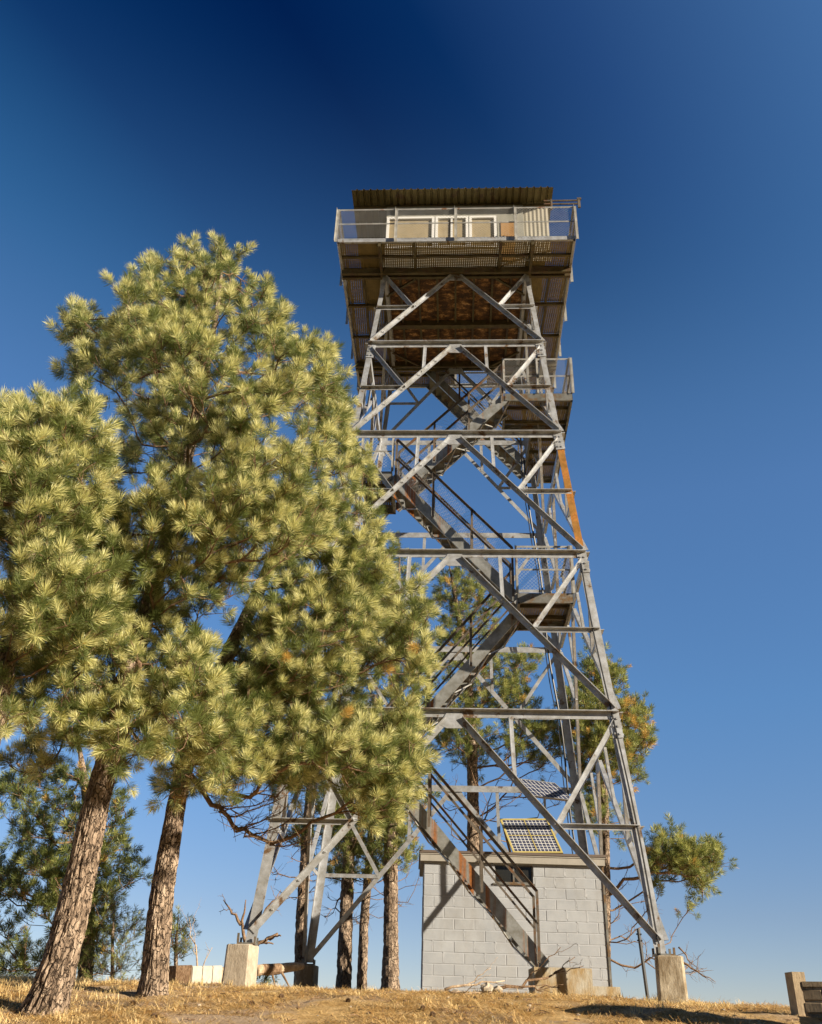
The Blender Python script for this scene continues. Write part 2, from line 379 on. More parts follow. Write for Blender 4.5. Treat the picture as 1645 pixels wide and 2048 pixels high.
# ------------------------------------------------------------------ lookout tower
TH = -0.0432
LV = [0, 3.487, 6.603, 9.474, 12.059, 14.42]
ZH = 1.683
BW, TW = 3.017, 1.706
ct, st_ = math.cos(TH), math.sin(TH)
def T(x, y, z): return np.array([x*ct-y*st_, x*st_+y*ct, z])
def TD(x, y, z=0): return np.array([x*ct-y*st_, x*st_+y*ct, z])
def half(z): return BW+(TW-BW)*z/14.434
tower = empty('lookout_tower', (0, 0, float(gz(0, 0))))
tag(tower, 'tall galvanised steel fire lookout tower with zigzag stairs and a cab on top', 'lookout tower')

# legs: heavy angles with the corner outward
CORN = [(-1,-1),(1,-1),(1,1),(-1,1)]
for sx, sy in CORN:
    mb = MB(); t = .014
    for k in range(5):
        z0, z1 = LV[k], LV[k+1]; w = (.16,.15,.135,.115,.10)[k]
        if k == 0: z0 = .03 if sy > 0 else -.05
        h0, h1 = half(z0), half(z1)
        prof = [(0,0),(w,0),(w,t),(t,t),(t,w),(0,w)]
        if sx*sy < 0: prof = prof[::-1]
        mi = 1 if (k == 2 and sx == 1 and sy == -1) else 0
        mb.prism(T(sx*h0, sy*h0, z0), T(sx*h1, sy*h1, z1), prof, TD(-sx, 0), TD(0, -sy), mi)
    lg = mb.build('leg', [M['galv'], M['rusty']], tower, label='steel leg with an orange rusted section' if (sx, sy) == (1,-1) else None)
    # splice plates with bolts just below each node
    for k in range(1, 5):
        z = LV[k]; mb = MB()
        for a in range(2):
            for dz in (-.26, -.13, 0, .13):
                zz = z+dz-.05; hh = half(zz)
                n_ = TD(0, sy) if a == 0 else TD(sx, 0)
                al = TD(-sx, 0) if a == 0 else TD(0, -sy)
                c = T(sx*hh, sy*hh, zz)
                for q in (.04, .11):
                    cc = c+al*q+n_*.0
                    mb.bar(cc, cc+n_*.035, .03)
            hh0, hh1 = half(z-.38), half(z+.18)
            n_ = TD(0, sy) if a == 0 else TD(sx, 0); al = TD(-sx, 0) if a == 0 else TD(0, -sy)
            p0 = T(sx*hh0, sy*hh0, z-.38)+al*.075+n_*.008; p1 = T(sx*hh1, sy*hh1, z+.18)+al*.075+n_*.008
            mb.bar(p0, p1, .17, .014, up=n_)
        mb.build('splice_plate', M['galv'], lg)
    # base shoe
    mb = MB(); c = T(sx*(BW-.07), sy*(BW-.07), 0); c[0] += sx*(.05 if sy < 0 else 0); c[2] -= .055 if sy < 0 else 0
    mb.box(c+[-.135,-.135,-.02], c+[.135,.135,.004])
    mb.bar(c+[-.11,-.2 if sy < 0 else .2,.004], c+[-.11,-.2 if sy < 0 else .2,.12], .03); 
    for q in (-.12, .12):
        for q2 in (-.12, .12): mb.bar(c+[q,q2,.004], c+[q,q2,.085], .028)
    mb.build('base_shoe', M['galv_brown'], lg)

def face_pt(fi, s, z, inset=0.):
    """point on tower face fi (0 front, 1 right, 2 back, 3 left), s in -1..1 along the face"""
    h = half(z); x, y = s*h, -h
    for _ in range(fi): x, y = -y, x
    return T(x, y, z)
def face_n(fi):
    x, y = 0, -1
    for _ in range(fi): x, y = -y, x
    v = TD(x, y, (BW-TW)/14.4); return v/np.linalg.norm(v)
for fi in range(4):
    n_ = face_n(fi)
    for k in range(1, 6):
        z = LV[k]; mb = MB()
        o_ = -n_*.012
        if k < 5: mb.angle(face_pt(fi,-1,z)+o_, face_pt(fi,1,z)+o_, n_, .13, .014, side=1, out=1, w2=.10)
        else: mb.channel(face_pt(fi,-1,z)+o_, face_pt(fi,1,z)+o_, n_, .16, .08)
        mb.build('girt', M['galv'], tower)
    for k in range(5):
        z0, z1 = LV[k], LV[k+1]
        for sg in (-1, 1):
            ap = face_pt(fi, sg*.04, z1-.10); lo = face_pt(fi, sg*.975, z0+.10)
            mb = MB(); off = n_*.004 if k % 2 else n_*.002
            wd = .095 if k < 2 else .085
            mb.angle(lo+off, ap+off, n_, wd, .012, side=1 if sg < 0 else -1, out=1, w2=.075)
            # bolt heads along the brace
            L = np.linalg.norm(ap-lo); d = (ap-lo)/L
            for q in np.arange(.4, L-.2, .55): mb.bar(lo+d*q+n_*.012, lo+d*q+n_*.035, .028)
            mb.build('diagonal_brace', M['galv'], tower)
            zm = ZH if k == 0 else z0+(z1-z0)*.5
            fq = (zm-z0-.10)/(z1-z0-.20)
            hm = half(zm)
            sD = (1-fq)*.975*half(z0)/hm + fq*.04*half(z1)/hm
            pm = face_pt(fi, sg*sD, zm)
            mb = MB(); mb.angle(face_pt(fi, sg*.99, zm)-n_*.01, pm-n_*.01, n_, .075, .01, side=1 if sg > 0 else -1, out=1)
            mb.build('strut', M['galv'], tower)
            mb = MB(); mb.angle(face_pt(fi, sg*.97, z1-.10)-n_*.014, pm-n_*.014, n_, .075, .01, side=1 if sg > 0 else -1, out=1)
            mb.build('knee_brace', M['galv'], tower)
            if k < 4:
                sh = .345; ztop = z1-.05
                fr = 1-(sh-.04)/(.975-.04)*.96; zb = z0+.1+(z1-z0-.2)*fr
                mb = MB(); mb.angle(face_pt(fi, sg*sh, ztop)+n_*.0, face_pt(fi, sg*sh, zb+.02), n_, .07, .01, side=-1, out=1, w2=.05)
                mb.build('hanger', M['galv'], tower)
        # gusset at the apex
        mb = MB(); c0 = face_pt(fi, 0, z1)+n_*.018
        a_ = face_pt(fi, 1, z1)-face_pt(fi, -1, z1); a_ /= np.linalg.norm(a_)
        dn = face_pt(fi, 0, z1-.25)-face_pt(fi, 0, z1); dn /= np.linalg.norm(dn)
        pts = [c0-a_*.13, c0+a_*.13, c0+a_*.24+dn*.2, c0+a_*.12+dn*.26, c0-a_*.12+dn*.26, c0-a_*.24+dn*.2]
        vs = pts+[q-n_*.01 for q in pts]
        mb.add(vs, [(0,1,2,3,4,5)[::-1], (6,7,8,9,10,11)]+[(i, (i+1) % 6, 6+(i+1) % 6, 6+i) for i in range(6)])
        mb.build('gusset_plate', M['galv'], tower)

# ---- chain link / railing helpers
def chainlink(mb, p0, p1, h0, h1, pitch=.075, r=.0015):
    """diamond mesh between heights h0..h1 above the line p0-p1"""
    p0 = np.array(p0, float); p1 = np.array(p1, float); L = np.linalg.norm(p1-p0); d = (p1-p0)/L; H = h1-h0
    zv = np.array([0, 0, 1.0]); side = np.cross(d, zv); side /= np.linalg.norm(side)
    for sg in (1, -1):
        c = -H
        while c < L+H:
            # line s = c + sg*t (t in 0..H)
            ts = [0., H]
            s0, s1 = c, c+sg*H
            tA, tB = 0., H
            if sg > 0: tA = max(0, -c); tB = min(H, L-c)
            else: tA = max(0, c-L); tB = min(H, c)
            if tB-tA > .03:
                q0 = p0+d*(c+sg*tA)+zv*(h0+tA)+side*sg*r; q1 = p0+d*(c+sg*tB)+zv*(h0+tB)+side*sg*r
                A, B = frame(q0, q1)
                mb.prism(q0, q1, [(-r,-r),(r,-r),(r,r),(-r,r)], A, B)
            c += pitch
def railing(parent, p0, p1, nposts, h=1.02, mesh=True, m='rail', post=.05, outw=None, drop=0., ends=(True, True), pitch=.075, rails=(.5,1.), name='railing'):
    """posts, two rails and wire mesh as one part with its mesh as a sub-part"""
    p0 = np.array(p0, float); p1 = np.array(p1, float)
    d = (p1-p0)/np.linalg.norm(p1-p0); sd_ = np.cross(d, [0,0,1.]); sd_ /= np.linalg.norm(sd_)
    mb = MB()
    for i in range(nposts):
        if (i == 0 and not ends[0]) or (i == nposts-1 and not ends[1]): continue
        q = p0+(p1-p0)*i/(nposts-1)
        mb.angle(q-[0,0,drop], q+[0,0,h+.02], sd_, post, .008)
    for a in rails: mb.angle(p0+[0,0,h*a], p1+[0,0,h*a], sd_, .042 if a == 1 else .035, .006, out=-1)
    o = mb.build(name, M[m], parent)
    if mesh:
        mb = MB(); chainlink(mb, p0, p1, .03, h-.02, pitch); mb.build('wire_mesh', M['wire'], o)
    return o

# ---- platform
HP = 14.52; PW = 2.70
plat = MB()
zt = HP-.03
for s in (-1, 1):       # edge channels
    plat.channel(T(-PW, s*PW, HP-.02), T(PW, s*PW, HP-.02), TD(0, s), .12, .05)
    plat.channel(T(s*PW, -PW, HP-.02), T(s*PW, PW, HP-.02), TD(s, 0), .12, .05)
edge = plat.build('edge_channel', M['galv'], tower)
mb = MB()
for y in (-1.72, 1.72):
    mb = MB()
    mb.bar(T(-PW+.01, y-.09, zt-.09), T(PW-.01, y-.09, zt-.09), .07, .17)
    mb.bar(T(-PW+.01, y+.05, zt-.10), T(PW-.01, y+.05, zt-.10), .07, .15)
    mb.bar(T(-PW+.01, y-.02, zt-.02), T(PW-.01, y-.02, zt-.02), .07, .02)
    mb.build('main_beam', M['under'], tower)
for x in (-1.74, 1.74):
    mb = MB(); mb.bar(T(x, -PW+.02, zt-.075), T(x, PW-.02, zt-.075), .06, .19); mb.build('cross_beam', M['under'], tower)
mb = MB(); mb.bar(T(-1.7, .05, zt-.09), T(1.7, .05, zt-.09), .14, .16); mb.build('centre_beam', M['under'], tower)
for i, x in enumerate(np.linspace(-1.32, 1.32, 7)):
    mb = MB(); mb.bar(T(x, -1.62, zt-.055), T(x, -.04, zt-.055), .045, .10); mb.build('joist', M['under'], tower)
    mb = MB(); mb.bar(T(x, .14, zt-.055), T(x, 1.62, zt-.055), .045, .10); mb.build('joist', M['under'], tower)
for sx in (-1, 1):
    for sy in (-1, 1):
        mb = MB(); mb.bar(T(sx*1.66, sy*1.05, zt-.15), T(sx*.95, sy*1.62, zt-.15), .05, .05); mb.build('corner_brace', M['under'], tower)
mb = MB(); mb.box((-1.7,-1.62,0),(1.7,1.62,.03))
mb.v = [tuple(T(v[0], v[1], v[2]+zt)) for v in mb.v]; mb.build('floor', M['ceiling'], tower)
# perforated walkway planks (thin pans with turned-down edges)
def pan(x0, y0, x1, y1, hole=None):
    mb = MB(); t = .003
    mb.box((x0,y0,0),(x1,y1,t))
    mb.v = [tuple(T(v[0], v[1], v[2]+HP)) for v in mb.v]; o = mb.build('walkway_plank', M['perf'], tower)
    return o
HX0, HX1 = 0.0, .85
for a, b_ in ((-2.64,-2.20),(-2.19,-1.76)):
    for x0, x1 in ((-2.66,-1.76),(-1.75,-.95),(-.94,1.02),(1.03,1.74),(1.75,2.66)):
        pan(x0, a, x1, b_)
for a, b_ in ((1.76,2.20),(2.21,2.64)):
    for x0, x1 in ((-2.66,-1.76),(-1.75,-.02),(.87,1.74),(1.75,2.66)): pan(x0, a, x1, b_)
for s in (-1, 1):
    for a, b_ in ((1.78,2.21),(2.22,2.64)):
        for y0, y1 in ((-1.74,-.62),(-.61,.55),(.56,1.74)):
            pan(min(s*a, s*b_), y0, max(s*a, s*b_), y1)
mb = MB()
for y in (-2.195, 2.205): mb.bar(T(-2.66, y, HP-.035), T(2.66 if y < 0 else -.02, y, HP-.035), .05, .06)
mb.bar(T(.86, 2.205, HP-.035), T(2.66, 2.205, HP-.035), .05, .06)
for s in (-1, 1): mb.bar(T(s*2.215, -1.7, HP-.035), T(s*2.215, 1.7, HP-.035), .05, .06)
for x in (-.945, 1.025): mb.bar(T(x, -2.66, HP-.06), T(x, -1.8, HP-.06), .06, .07)
for s in (-1, 1):
    for y in (-.615, .555): mb.bar(T(s*1.78, y, HP-.07), T(s*2.66, y, HP-.07), .05, .08)
mb.build('walkway_bearer', M['under'], tower)
# catwalk railing, posts stand outside the edge
E_ = PW+.035
rl = railing(tower, T(-E_,-E_,HP), T(E_,-E_,HP), 5, .93, drop=.10, post=.065)
railing(tower, T(E_,-E_,HP), T(E_,E_,HP), 5, .93, drop=.10, post=.065, ends=(False, True))
railing(tower, T(E_,E_,HP), T(-E_,E_,HP), 5, .93, drop=.10, post=.065, ends=(False, True))
railing(tower, T(-E_,E_,HP), T(-E_,-E_,HP), 5, .93, drop=.10, post=.065, ends=(False, False))

# ---- cab
CX0, CX1, CY, CZ = -1.72, 1.66, 1.68, 16.73
def TB(mb, lo, hi, mi=0):
    k = len(mb.v); mb.box(lo, hi, mi); mb.v[k:] = [tuple(T(*v)) for v in mb.v[k:]]
cab = MB()
TB(cab, (CX0,-CY,HP+.005), (CX1,-CY+.06,HP+.75)); TB(cab, (CX0,-CY,CZ-.39), (CX1,-CY+.06,CZ))
TB(cab, (1.02,-CY,HP+.75), (CX1,-CY+.06,CZ-.39))
TB(cab, (CX0,-CY+.07,HP+.005), (CX0+.06,CY-.06,CZ)); TB(cab, (CX1-.06,-CY+.07,HP+.005), (CX1,CY-.06,CZ))
TB(cab, (CX0,CY-.05,HP+.005), (CX1,CY,CZ))
cabw = cab.build('cab_wall', M['cabwall'], tower)
wx = [(-1.70,-.52),(-.50,.31),(.33,1.00)]
for i, (a, b_) in enumerate(wx):
    z0, z1 = HP+.75, CZ-.39; mb = MB(); f = .065; y0, y1 = -CY-.035, -CY+.05
    TB(mb, (a,y0,z0), (a+f,y1,z1)); TB(mb, (b_-f,y0,z0), (b_,y1,z1)); TB(mb, (a+f,y0,z1-f), (b_-f,y1,z1)); TB(mb, (a+f,y0,z0), (b_-f,y1,z0+f))
    if i == 1: TB(mb, (-.125,y0+.01,z0+f), (-.075,y1-.01,z1-f))
    w_ = mb.build('window', M['white'], cabw)
    mb = MB(); TB(mb, (a+f+.002,-CY+.01,z0+f+.002), (b_-f-.002,-CY+.03,z1-f-.002)); 
    if i != 1:
        pass
    mb.build('window_board', M['tan'], w_)
mb = MB(); TB(mb, (1.10,-CY-.02,HP+.3), (1.42,-CY-.003,HP+1.62)); mb.build('plywood_panel', M['wood'], cabw)
# pale corrugated shutter standing at the right corner
mb = MB(); xs_ = np.linspace(1.45, 2.28, 34)
pts = [(x, -1.62+(.007)*math.sin((x-1.45)*2*math.pi/.10)) for x in xs_]
vs = [tuple(T(x, y, HP+.35)) for x, y in pts]+[tuple(T(x, y, CZ-.02)) for x, y in pts]+[tuple(T(x, y+.006, HP+.35)) for x, y in pts]+[tuple(T(x, y+.006, CZ-.02)) for x, y in pts]
n1 = len(pts); fs = []
for i in range(n1-1):
    fs += [(i, i+1, n1+i+1, n1+i), (2*n1+i+1, 2*n1+i, 3*n1+i, 3*n1+i+1), (i+1, i, 2*n1+i, 2*n1+i+1), (n1+i, n1+i+1, 3*n1+i+1, 3*n1+i)]
fs += [(0, n1, 3*n1, 2*n1), (n1-1, 3*n1-1, 4*n1-1, 2*n1-1)]
mb.add(vs, fs); mb.build('shutter', M['pale'], cabw)
# ribbed metal roof, ribs run front to back
def ribbed(x0, x1, pitch=.167, rib=.038):
    out = []; x = x0
    while x < x1-1e-6:
        out += [(x, 0), (x+pitch*.62, 0), (x+pitch*.70, rib), (x+pitch*.90, rib), (x+pitch*.98, 0)]; x += pitch
    out = [(a, b) for a, b in out if a <= x1]+[(x1, 0)]; return out
RZ = 16.78; RX0, RX1, RY0, RY1 = -2.57, 2.38, -2.13, 2.13
prof = ribbed(RX0, RX1); n1 = len(prof); mb = MB()
vs = []
for y in (RY0, RY1):
    for dz in (0, .004): vs += [tuple(T(a, y, RZ+b+dz+ (.05 if y < 0 else 0))) for a, b in prof]
fs = []
for i in range(n1-1):
    fs += [(i, 2*n1+i, 2*n1+i+1, i+1), (n1+i, n1+i+1, 3*n1+i+1, 3*n1+i), (i, i+1, n1+i+1, n1+i), (2*n1+i+1, 2*n1+i, 3*n1+i, 3*n1+i+1)]
mb.add(vs, fs); roof = mb.build('roof', M['roofing'], tower)
mb = MB()
for y in (-1.66, -.6, .6, 1.66): mb.bar(T(RX0+.02, y, RZ-.03), T(RX1-.02, y, RZ-.03), .05, .05)
mb.build('purlin', M['under'], roof)
# twin rods with a bracket sticking out to the right
mb = MB()
a0 = T(1.75,-2.35,RZ-.18)
B0 = 16.16
mb.bar(T(2.1,-2.30,B0), T(2.93,-2.30,B0), .03); mb.bar(T(2.1,-2.30,B0-.11), T(2.93,-2.30,B0-.11), .03)
mb.bar(T(2.93,-2.30,B0-.24), T(2.93,-2.30,B0+.05), .06, .04); mb.bar(T(2.28,-2.30,B0-.30), T(2.28,-2.30,B0+.03), .04)
mb.bar(T(2.89,-2.30,B0+.05), T(2.99,-2.30,B0+.05), .05)
mb.build('bracket_arm', M['dark_rail'], tower)

# ---- stairs
def flight(x0, z0, x1, z1, yc, wid=.62, rusty='stringer', rails_=(True, True), posts=4, truss=True, railm='dark_rail', mesh=True):
    fl = empty('stair_flight', (0, 0, 0)); fl.parent = tower; fl.location = (0, 0, 0)
    fl.matrix_parent_inverse = Matrix.Identity(4)
    fl.location = -Vector(tower.location)
    p0n = T(x0, yc-wid/2, z0); p1n = T(x1, yc-wid/2, z1); p0f = T(x0, yc+wid/2, z0); p1f = T(x1, yc+wid/2, z1)
    def A(o): o.parent = fl; o.location = (0, 0, 0); return o
    d = p1n-p0n; L = np.linalg.norm(d); d /= L; nn = np.cross(d, TD(0,1)); nn = nn if nn[2] > 0 else -nn
    for a, b_, s in ((p0n, p1n, -1), (p0f, p1f, 1)):
        mb = MB(); mb.channel(a, b_, TD(0, s), .21, .05, .01); A(mb.build('stringer', M[rusty]))
    rise = .2; nst = int(abs(z1-z0)/rise)
    for i in range(1, nst):
        f = i/nst; c = np.array([x0+(x1-x0)*f, yc, z0+(z1-z0)*f]); mb = MB()
        dx = .24/2
        TB(mb, (c[0]-dx, yc-wid/2+.055, c[2]-.004), (c[0]+dx, yc+wid/2-.055, c[2]+.006))
        TB(mb, (c[0]-dx, yc-wid/2+.055, c[2]-.05), (c[0]-dx+.006, yc+wid/2-.055, c[2]-.005))
        TB(mb, (c[0]+dx-.006, yc-wid/2+.055, c[2]-.05), (c[0]+dx, yc+wid/2-.055, c[2]-.005))
        A(mb.build('tread', M['galv_brown']))
    if truss:   # light zigzag rods under the flight
        mb = MB(); k = 8
        for i in range(k):
            a = p0n+(p1n-p0n)*i/k-nn*.13; b_ = p0f+(p1f-p0f)*(i+1)/k-nn*.13
            if i % 2: a, b_ = p0f+(p1f-p0f)*i/k-nn*.13, p0n+(p1n-p0n)*(i+1)/k-nn*.13
            mb.bar(a, b_, .022, .022)
        A(mb.build('soffit_rod', M['rail']))
    sgn = 1 if x1 > x0 else -1
    for on, a, b_, nm in ((rails_[0], p0n, p1n, -1), (rails_[1], p0f, p1f, 1)):
        if not on: continue
        yo = TD(0, nm*.03); a = a+yo; b_ = b_+yo
        mb = MB()
        for i in range(posts):
            q = a+(b_-a)*(.03+.94*i/(posts-1))
            mb.angle(q-[0,0,.05], q+[0,0,1.0], TD(0, nm), .045, .007)
        ra, rb = a+(b_-a)*.03, a+(b_-a)*.97
        mb.angle(ra+[0,0,.98], rb+[0,0,.98], TD(0, nm), .045, .007); mb.angle(ra+[0,0,.5], rb+[0,0,.5], TD(0, nm), .035, .006)
        h_ = A(mb.build('handrail', M[railm]))
        if mesh:
            mb = MB(); chainlink(mb, a, b_, .12, .95, .09, .0011); o = mb.build('wire_mesh', M['wire']); o.parent = fl; o.location = (0,0,0)
    return fl
def landing(x0, y0, x1, y1, z, rails_=(), deep=.2, m='galv_brown'):
    ld = empty('stair_landing'); ld.parent = tower; ld.location = -Vector(tower.location)
    def A(o): o.parent = ld; o.location = (0, 0, 0); return o
    mb = MB(); TB(mb, (x0+.05,y0+.05,z-.006), (x1-.05,y1-.05,z-.002)); A(mb.build('deck', M['perf']))
    for a, b_, n_ in (((x0,y0),(x1,y0),(0,-1)), ((x1,y0),(x1,y1),(1,0)), ((x1,y1),(x0,y1),(0,1)), ((x0,y1),(x0,y0),(-1,0))):
        mb = MB(); mb.channel(T(*a, z-deep/2), T(*b_, z-deep/2), TD(*n_), deep, .05, .01); A(mb.build('landing_beam', M[m]))
    for q in np.arange(y0+.5, y1-.2, .55):
        mb = MB(); mb.bar(T(x0+.05,q,z-.05), T(x1-.05,q,z-.05), .05, .08); A(mb.build('deck_bearer', M['under']))
    for (a, b_, k, mm) in rails_:
        o = railing(None, T(*a, z), T(*b_, z), k, 1.0, m=mm); A(o)
        for q in col.objects:
            pass
    return ld
# railing() with no parent: keep its mesh child beside it
Z1, Z2, Z3, Z4 = 3.10, 6.20, 8.95, 11.55
XL, XR = -1.40, 1.20
flight(1.42, -.18, XL+.02, Z1-.10, -1.35, mesh=False)
landing(-2.05, -1.72, XL, -.12, Z1, [((-2.05,-1.72),(XL,-1.72),2,'dark_rail')])
flight(XL, Z1-.10, XR+.02, Z2-.10, -.55, mesh=False)
landing(XR, -1.6, 2.25, -.2, Z2, [((XR,-1.6),(2.25,-1.6),2,'rail'), ((2.25,-1.6),(2.25,-.2),2,'rail')])
flight(XR, Z2-.10, XL+.10, Z3-.10, -1.25)
landing(-1.95, -1.6, XL+.10, -.15, Z3, [((-1.95,-1.6),(XL+.1,-1.6),2,'rail')])
flight(XL+.10, Z3-.10, XR-.05, Z4-.10, -.50)
landing(XR-.08, -.82, 2.66, .45, Z4, [((XR-.08,-.82),(2.66,-.82),3,'rail'), ((2.66,-.82),(2.66,.45),3,'rail')])
landing(1.78, .462, 2.66, 2.75, Z4, [((2.66,.462),(2.66,2.75),3,'rail'), ((2.66,2.75),(1.78,2.75),2,'rail')])
flight(1.76, Z4-.10, -.75, HP-.05, 2.28, wid=.7, truss=False)
# conduit down the back right leg and an earth wire on the front one
mb = MB(); pts = []
for z in np.linspace(1.0, 11.4, 40):
    h = half(z)-.22; pts.append(T(h-.05+.03*math.sin(z*1.7), h-.12+.02*math.sin(z*2.3), z))
mb.tube(pts, .022, 6); mb.tube([q+np.array([-.07, 0, 0])+.01*math.sin(i) for i, q in enumerate(pts)], .012, 5)
mb.build('conduit', M['black'], tower)
mb = MB(); pts = []
for z in np.linspace(-.4, 6.4, 30):
    h = half(max(z, 0)); pts.append(T(h-.10+.04*math.sin(z*.9)-(.0), -h-.03+(-.05 if z < .2 else 0), z))
mb.tube(pts, .014, 5); mb.build('earth_wire', M['black'], tower)

# concrete piers
pl = [('tall weathered concrete pier under the front left tower leg with a bright right side','conc'),
      ('lichen-stained concrete pier under the front right tower leg','dirty_conc'),
      ('pale concrete pier behind the right corner of the block shed','conc'),
      ('dark shaded concrete pier under the rear left tower leg','dirty_conc')]
for (sx, sy), (lb, mm) in zip(CORN, pl):
    c = T(sx*(BW-.06), sy*(BW-.06), 0); c[0] += sx*(.10 if sy < 0 else 0); PT = -.055 if sy < 0 else 0; w = .19; ground = float(gz(c[0], c[1]))-.25
    me_ = bpy.data.meshes.new('concrete_pier'); mb = MB()
    ch = .035; W2 = w+.014
    def ring(z, ww, cc):
        return [(c[0]+a*ww-np.sign(a)*(cc if i == 0 else 0), c[1]+b*ww-np.sign(b)*(0 if i == 0 else cc), z) for a, b, sq in ((-1,-1,0),(1,-1,1),(1,1,0),(-1,1,1)) for i in ((1,0) if sq == 0 else (0,1))]
    a_ = math.radians(-11)
    _ring = ring
    def ring(z, ww, cc):
        return [(c[0]+(p[0]-c[0])*math.cos(a_)-(p[1]-c[1])*math.sin(a_), c[1]+(p[0]-c[0])*math.sin(a_)+(p[1]-c[1])*math.cos(a_), p[2]) for p in _ring(z, ww, cc)]
    r0 = ring(ground, W2, ch); r1 = ring(-.035+PT, w, ch); r2 = ring(-.022+PT, w-.015, ch)
    mb.add(r0+r1+r2, [(i, (i+1) % 8, 8+(i+1) % 8, 8+i) for i in range(8)]+[(8+i, 8+(i+1) % 8, 16+(i+1) % 8, 16+i) for i in range(8)]+[tuple(range(16,24))])
    o = mb.build('concrete_pier', M[mm]); tag(o, lb, 'concrete pier', 'concrete piers under the tower legs')
# stair footing
mb = MB(); fx0, fx1, fy0, fy1 = 1.17, 2.06, -1.78, -1.0
mb.box((fx0,fy0,-.85), (fx1,fy1,-.19)); mb.box((fx1,fy0+.02,-.85), (fx1+.42,fy1-.05,-.43))
o = mb.build('stair_footing', M['conc_rust']); tag(o, 'orange rust-stained concrete block at the foot of the steel stairs', 'concrete footing')

# ------------------------------------------------------------------ block shed
SX0, SX1, SY0, SY1, SZ0, SZ1 = -.53, 2.78, .60, 2.55, -.807, 1.66
shed = empty('block_shed', ((SX0+SX1)/2, (SY0+SY1)/2, float(gz(1, 1)))); tag(shed, 'small grey painted concrete block shed under the tower', 'shed')
px = lambda u, v: at(u, v, SY0)
w0 = px(990, 1766); w1 = px(1066, 1731)
WX0, WX1, WZ0, WZ1 = w0[0], w1[0], w0[2], w1[2]
mb = MB(); e = .004
# backing (mortar) with the window opening
mb.box((SX0+e,SY0+e,SZ0),(WX0,SY0+.15,SZ1),1); mb.box((WX1,SY0+e,SZ0),(SX1-e,SY0+.15,SZ1),1)
mb.box((WX0,SY0+e,SZ0),(WX1,SY0+.15,WZ0),1); mb.box((WX0,SY0+e,WZ1),(WX1,SY0+.15,SZ1),1)
mb.box((SX0+e,SY0+.15,SZ0),(SX0+.15,SY1-e,SZ1),1); mb.box((SX1-.15,SY0+.15,SZ0),(SX1-e,SY1-e,SZ1),1); mb.box((SX0+.15,SY1-.15,SZ0),(SX1-.15,SY1-e,SZ1),1)
bw, bh, gp = .375, .187, .0045
def blk(ax, s0, s1, z0, z1, plane, sgn):
    if s1-s0 < .03 or z1-z0 < .03: return
    pr = random.random()*.003; g = gp*(.4+random.random()*.9)
    tilt = (random.random()-.5)*.003; ins = .006
    a0, a1, c0, c1 = s0+g, s1-g, z0+g, z1-g
    def P(s, z, q):
        y = plane+sgn*q+tilt*(s-s0)*4
        return (s, y, z) if ax == 'x' else (y, s, z)
    b0 = [P(a0,c0,-.004),P(a1,c0,-.004),P(a1,c1,-.004),P(a0,c1,-.004)]
    t0 = [P(a0+ins,c0+ins,pr+.004),P(a1-ins,c0+ins,pr+.004),P(a1-ins,c1-ins,pr+.004),P(a0+ins,c1-ins,pr+.004)]
    if random.random() < .5 and a1-a0 > .15:      # squeezed-out mortar painted over
        n_ = 6; zz = np.linspace(c0+random.random()*.05, c1+.012, n_); L_ = [random.gauss(0, .004)-.006-random.random()*.008 for _ in zz]; R_s = [random.gauss(0, .004)+.005+random.random()*.009 for _ in zz]
        vs = [P(a1+l, z_, pr+.0065) for l, z_ in zip(L_, zz)]+[P(a1+r, z_, pr+.0065) for r, z_ in zip(R_s, zz)]+[P(a1+l-.004, z_, -.002) for l, z_ in zip(L_, zz)]+[P(a1+r+.004, z_, -.002) for r, z_ in zip(R_s, zz)]
        ff = []
        for i in range(n_-1): ff += [(i, n_+i, n_+i+1, i+1), (2*n_+i, i, i+1, 2*n_+i+1), (n_+i, 3*n_+i, 3*n_+i+1, n_+i+1)]
        mb.add(vs, ff, 1)
    mb.add(b0+t0, [(4,5,6,7),(0,1,5,4),(1,2,6,5),(2,3,7,6),(3,0,4,7)], 0)
r_ = 0; z = SZ0
while z < SZ1-.02:
    zt_ = min(z+bh, SZ1)
    for ax, s0, s1, pln, sg in (('x',SX0,SX1,SY0+.004,-1), ('y',SY0,SY1,SX1-.004,1), ('y',SY0,SY1,SX0+.004,-1), ('x',SX0,SX1,SY1-.004,1)):
        s = s0-(bw/2 if r_ % 2 else 0)
        while s < s1:
            a, b_ = max(s, s0), min(s+bw, s1)
            if ax == 'x' and sg == -1 and zt_ > WZ0+.01 and z < WZ1-.01 and b_ > WX0 and a < WX1:
                for (q0, q1, y0, y1) in ((a, min(b_, WX0), z, zt_), (max(a, WX1), b_, z, zt_), (max(a, WX0), min(b_, WX1), z, min(zt_, WZ0)), (max(a, WX0), min(b_, WX1), max(z, WZ1), zt_)):
                    if q1 > q0 and y1 > y0: blk(ax, q0, q1, y0, y1, pln, sg)
            else: blk(ax, a, b_, z, zt_, pln, sg)
            s += bw
    z += bh; r_ += 1
mb.build('wall', [M['block'], M['mortar']], shed)
OH = .07
mb = MB(); mb.box((SX0-OH,SY0-OH,SZ1-.0),(SX1+OH,SY1+OH,SZ1+.145),0); 
mb.box((SX0-OH-.025,SY0-OH-.025,SZ1+.146),(SX1+OH+.025,SY1+OH+.025,SZ1+.19),1)
mb.box((SX0-OH-.012,SY0-OH-.012,SZ1+.12),(SX1+OH+.012,SY0-OH-.001,SZ1+.1455),0)
rf = mb.build('roof', [M['fascia'], M['drip']], shed)
mb = MB(); g_ = .025
